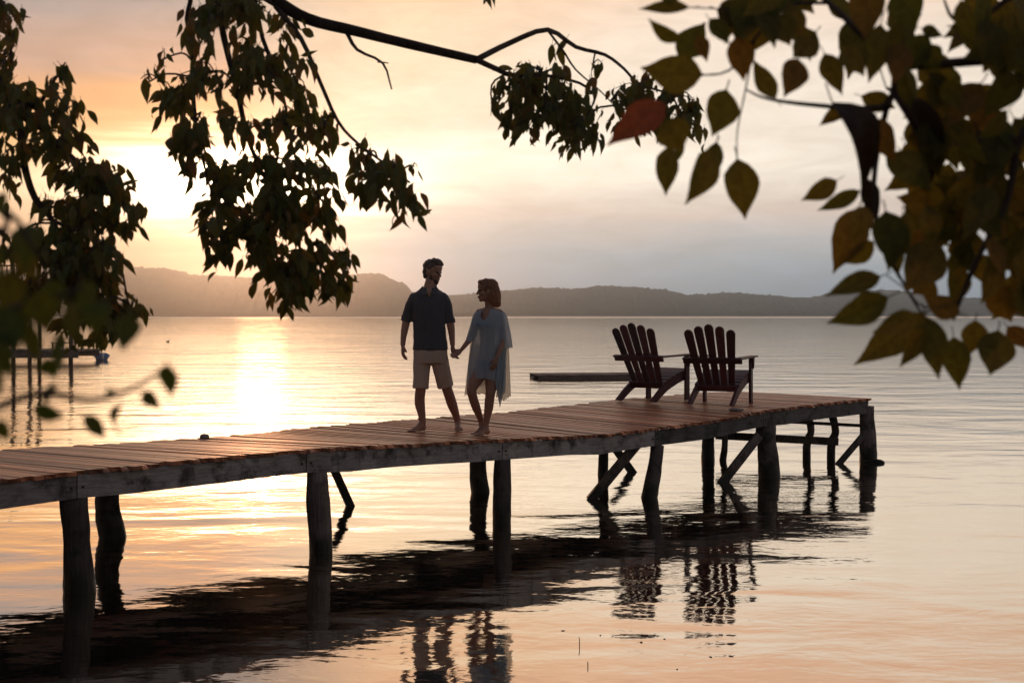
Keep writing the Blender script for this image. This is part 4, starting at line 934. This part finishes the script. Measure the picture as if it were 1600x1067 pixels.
for b, tp, w in [((1098, 117), (1000, 106), 56), ((1060, 90), (1103, 34), 44), ((1064, 64), (1012, 31), 24), ((1078, 12), (996, 14), 20), ((1152, 248), (1164, 344), 50), ((1114, 232), (1071, 321), 46), ((1120, 222), (1106, 292), 30), ((1046, 228), (1039, 307), 39),
        ((1135, 140), (1112, 214), 54), ((1212, 154), (1176, 92), 30), ((1247, 92), (1226, 152), 40), ((1160, -12), (1150, 66), 50), ((1205, -14), (1208, 30), 36), ((1150, 58), (1162, 128), 42), ((1215, 22), (1235, 72), 46), ((1270, 60), (1238, 92), 34), ((1108, 30), (1140, 70), 30),
        ((1288, 84), (1316, 150), 34), ((1275, 50), (1240, 90), 36), ((1352, 34), (1318, 92), 46), ((1398, -14), (1432, 48), 52), ((1330, -16), (1364, 20), 40), ((1388, 22), (1414, 56), 24), ((1440, 45), (1474, 58), 22), ((1515, 52), (1480, 82), 22), ((1440, 72), (1468, 112), 36), ((1484, 128), (1418, 162), 42), ((1476, 126), (1500, 174), 32),
        ((1362, 186), (1400, 254), 42), ((1424, 186), (1452, 244), 44), ((1500, 180), (1458, 252), 42), ((1308, 282), (1251, 314), 30), ((1344, 298), (1276, 330), 24), ((1444, 258), (1381, 299), 34), ((1458, 322), (1400, 308), 34), ((1342, 326), (1302, 428), 52), ((1352, 322), (1332, 380), 36), ((1366, 378), (1310, 412), 34),
        ((1384, 330), (1396, 420), 52), ((1442, 360), (1412, 398), 28), ((1466, 376), (1412, 458), 62), ((1376, 432), (1288, 462), 36), ((1388, 464), (1291, 506), 44), ((1370, 458), (1324, 492), 32), ((1446, 490), (1333, 571), 54), ((1432, 492), (1362, 520), 34), ((1444, 512), (1405, 575), 34), ((1446, 494), (1467, 594), 42), ((1490, 526), (1499, 610), 42),
        ((1524, 500), (1513, 557), 42), ((1560, 516), (1546, 588), 52), ((1500, 490), (1440, 462), 38), ((1502, 416), (1488, 484), 34), ((1574, 510), (1608, 548), 34), ((1550, 446), (1582, 504), 48), ((1516, 380), (1480, 440), 40), ((1455, 430), (1425, 460), 40), ((1320, 70), (1350, 120), 40), ((1395, 75), (1420, 130), 36), ((1120, 15), (1180, 40), 40), ((1035, 5), (1070, -20), 26), ((1090, 55), (1105, 98), 22)]:
    put(b, tp, w, big)
put((1040, 162), (948, 228), 48, red, 2.2, .12); put((1044, 184), (1066, 240), 50, red, 2.15, .12); put((1058, 208), (1043, 270), 18, dry)
put((1300, 160), (1356, 305), 46, dry); put((1356, 280), (1372, 350), 26, dry); put((1384, 136), (1452, 322), 42, dry); put((1345, 150), (1400, 170), 30, dry); put((1528, 205), (1560, 285), 62, dry); put((1320, 168), (1278, 198), 20, dry)
for cx, cy, rx, ry, n in ((1560, 30, 60, 50, 12), (1560, 120, 60, 60, 14), (1540, 200, 70, 50, 14), (1480, 270, 70, 50, 14), (1560, 290, 50, 60, 14), (1540, 370, 60, 50, 16), (1580, 440, 40, 40, 9), (1480, 340, 50, 40, 8), (1240, 30, 90, 40, 10), (1380, 60, 60, 50, 8), (1440, 130, 60, 40, 8), (1420, 400, 30, 40, 3), (1170, 40, 50, 40, 6), (1680, 200, 80, 180, 24), (1680, 450, 80, 120, 16), (1760, 60, 90, 90, 26), (1850, 160, 100, 120, 30), (1980, 60, 120, 140, 30), (2120, 200, 120, 160, 26), (1900, 330, 110, 100, 20)):
    for k in range(int(n * 1.15)):
        a, s = rb.uniform(0, 6.28), math.sqrt(rb.random()); x, y = cx + rx * s * math.cos(a), cy + ry * s * math.sin(a); an = rb.gauss(math.pi / 2, .7); ln = rb.uniform(56, 96)
        put((x - .5 * ln * math.cos(an), y - .5 * ln * math.sin(an)), (x + .5 * ln * math.cos(an), y + .5 * ln * math.sin(an)), ln * rb.uniform(.42, .6), big, DN + rb.uniform(-.1, .35), .55)
build_leaves(tr3, lv)
# a young shrub right beside the camera, far out of focus
near = [leaf_mesh(90 + k, 'leaf_near', 1.0, .25, .15, 7) for k in range(4)]
sb = tag(empty('leafy_shrub', (-.95, .95, .5)), 'blurred green sprig of leaves very close to the camera, lower left', 'shrub')
s0 = (-.90, 1.0, 1.35, .008)
limb(sb, [(-.95, .95, .4, .016), (-.93, .97, .9, .012), s0, (-.86, 1.05, 1.9, .006), (-.8, 1.1, 2.25, .003)], 'stem', 8)
s1 = [(-.86, 1.05, 1.9, .005)] + pxs([(-80, 560), (0, 490), (70, 470), (130, 450)], 1.2, 1.2, .004, .0016); limb(sb, s1, sub=3)
s2 = [s0] + pxs([(-200, 700), (-40, 650), (60, 615), (140, 625), (200, 610), (262, 575)], 1.2, 1.2, .004, .0014); limb(sb, s2, sub=3)
s3 = [(-.8, 1.1, 2.25, .003)] + pxs([(-60, 360), (10, 330), (60, 400)], 1.2, 1.2, .004, .0016); limb(sb, s3, sub=3)
lv = []; DN = 1.2
for b, tp, w in [((262, 568), (268, 622), 30), ((222, 612), (252, 640), 20), ((190, 632), (188, 684), 26), ((130, 648), (166, 686), 24), ((52, 640), (104, 650), 24), ((180, 608), (164, 622), 18), ((80, 600), (74, 632), 22), ((0, 655), (14, 690), 24), ((60, 455), (75, 520), 46), ((20, 420), (10, 500), 44), ((0, 480), (30, 550), 50), ((95, 440), (70, 500), 44), ((130, 440), (150, 500), 46), ((40, 500), (60, 570), 44), ((10, 300), (8, 350), 34), ((90, 520), (100, 580), 40), ((160, 470), (150, 530), 44), ((205, 490), (190, 550), 34), ((110, 470), (125, 540), 40), ((30, 380), (60, 440), 40), ((0, 380), (-10, 450), 40), ((70, 560), (88, 590), 26), ((-10, 520), (20, 590), 46), ((50, 350), (40, 420), 44), ((-20, 560), (0, 620), 44)]:
    put(b, tp, w, near, None, .5)
build_leaves(sb, lv)
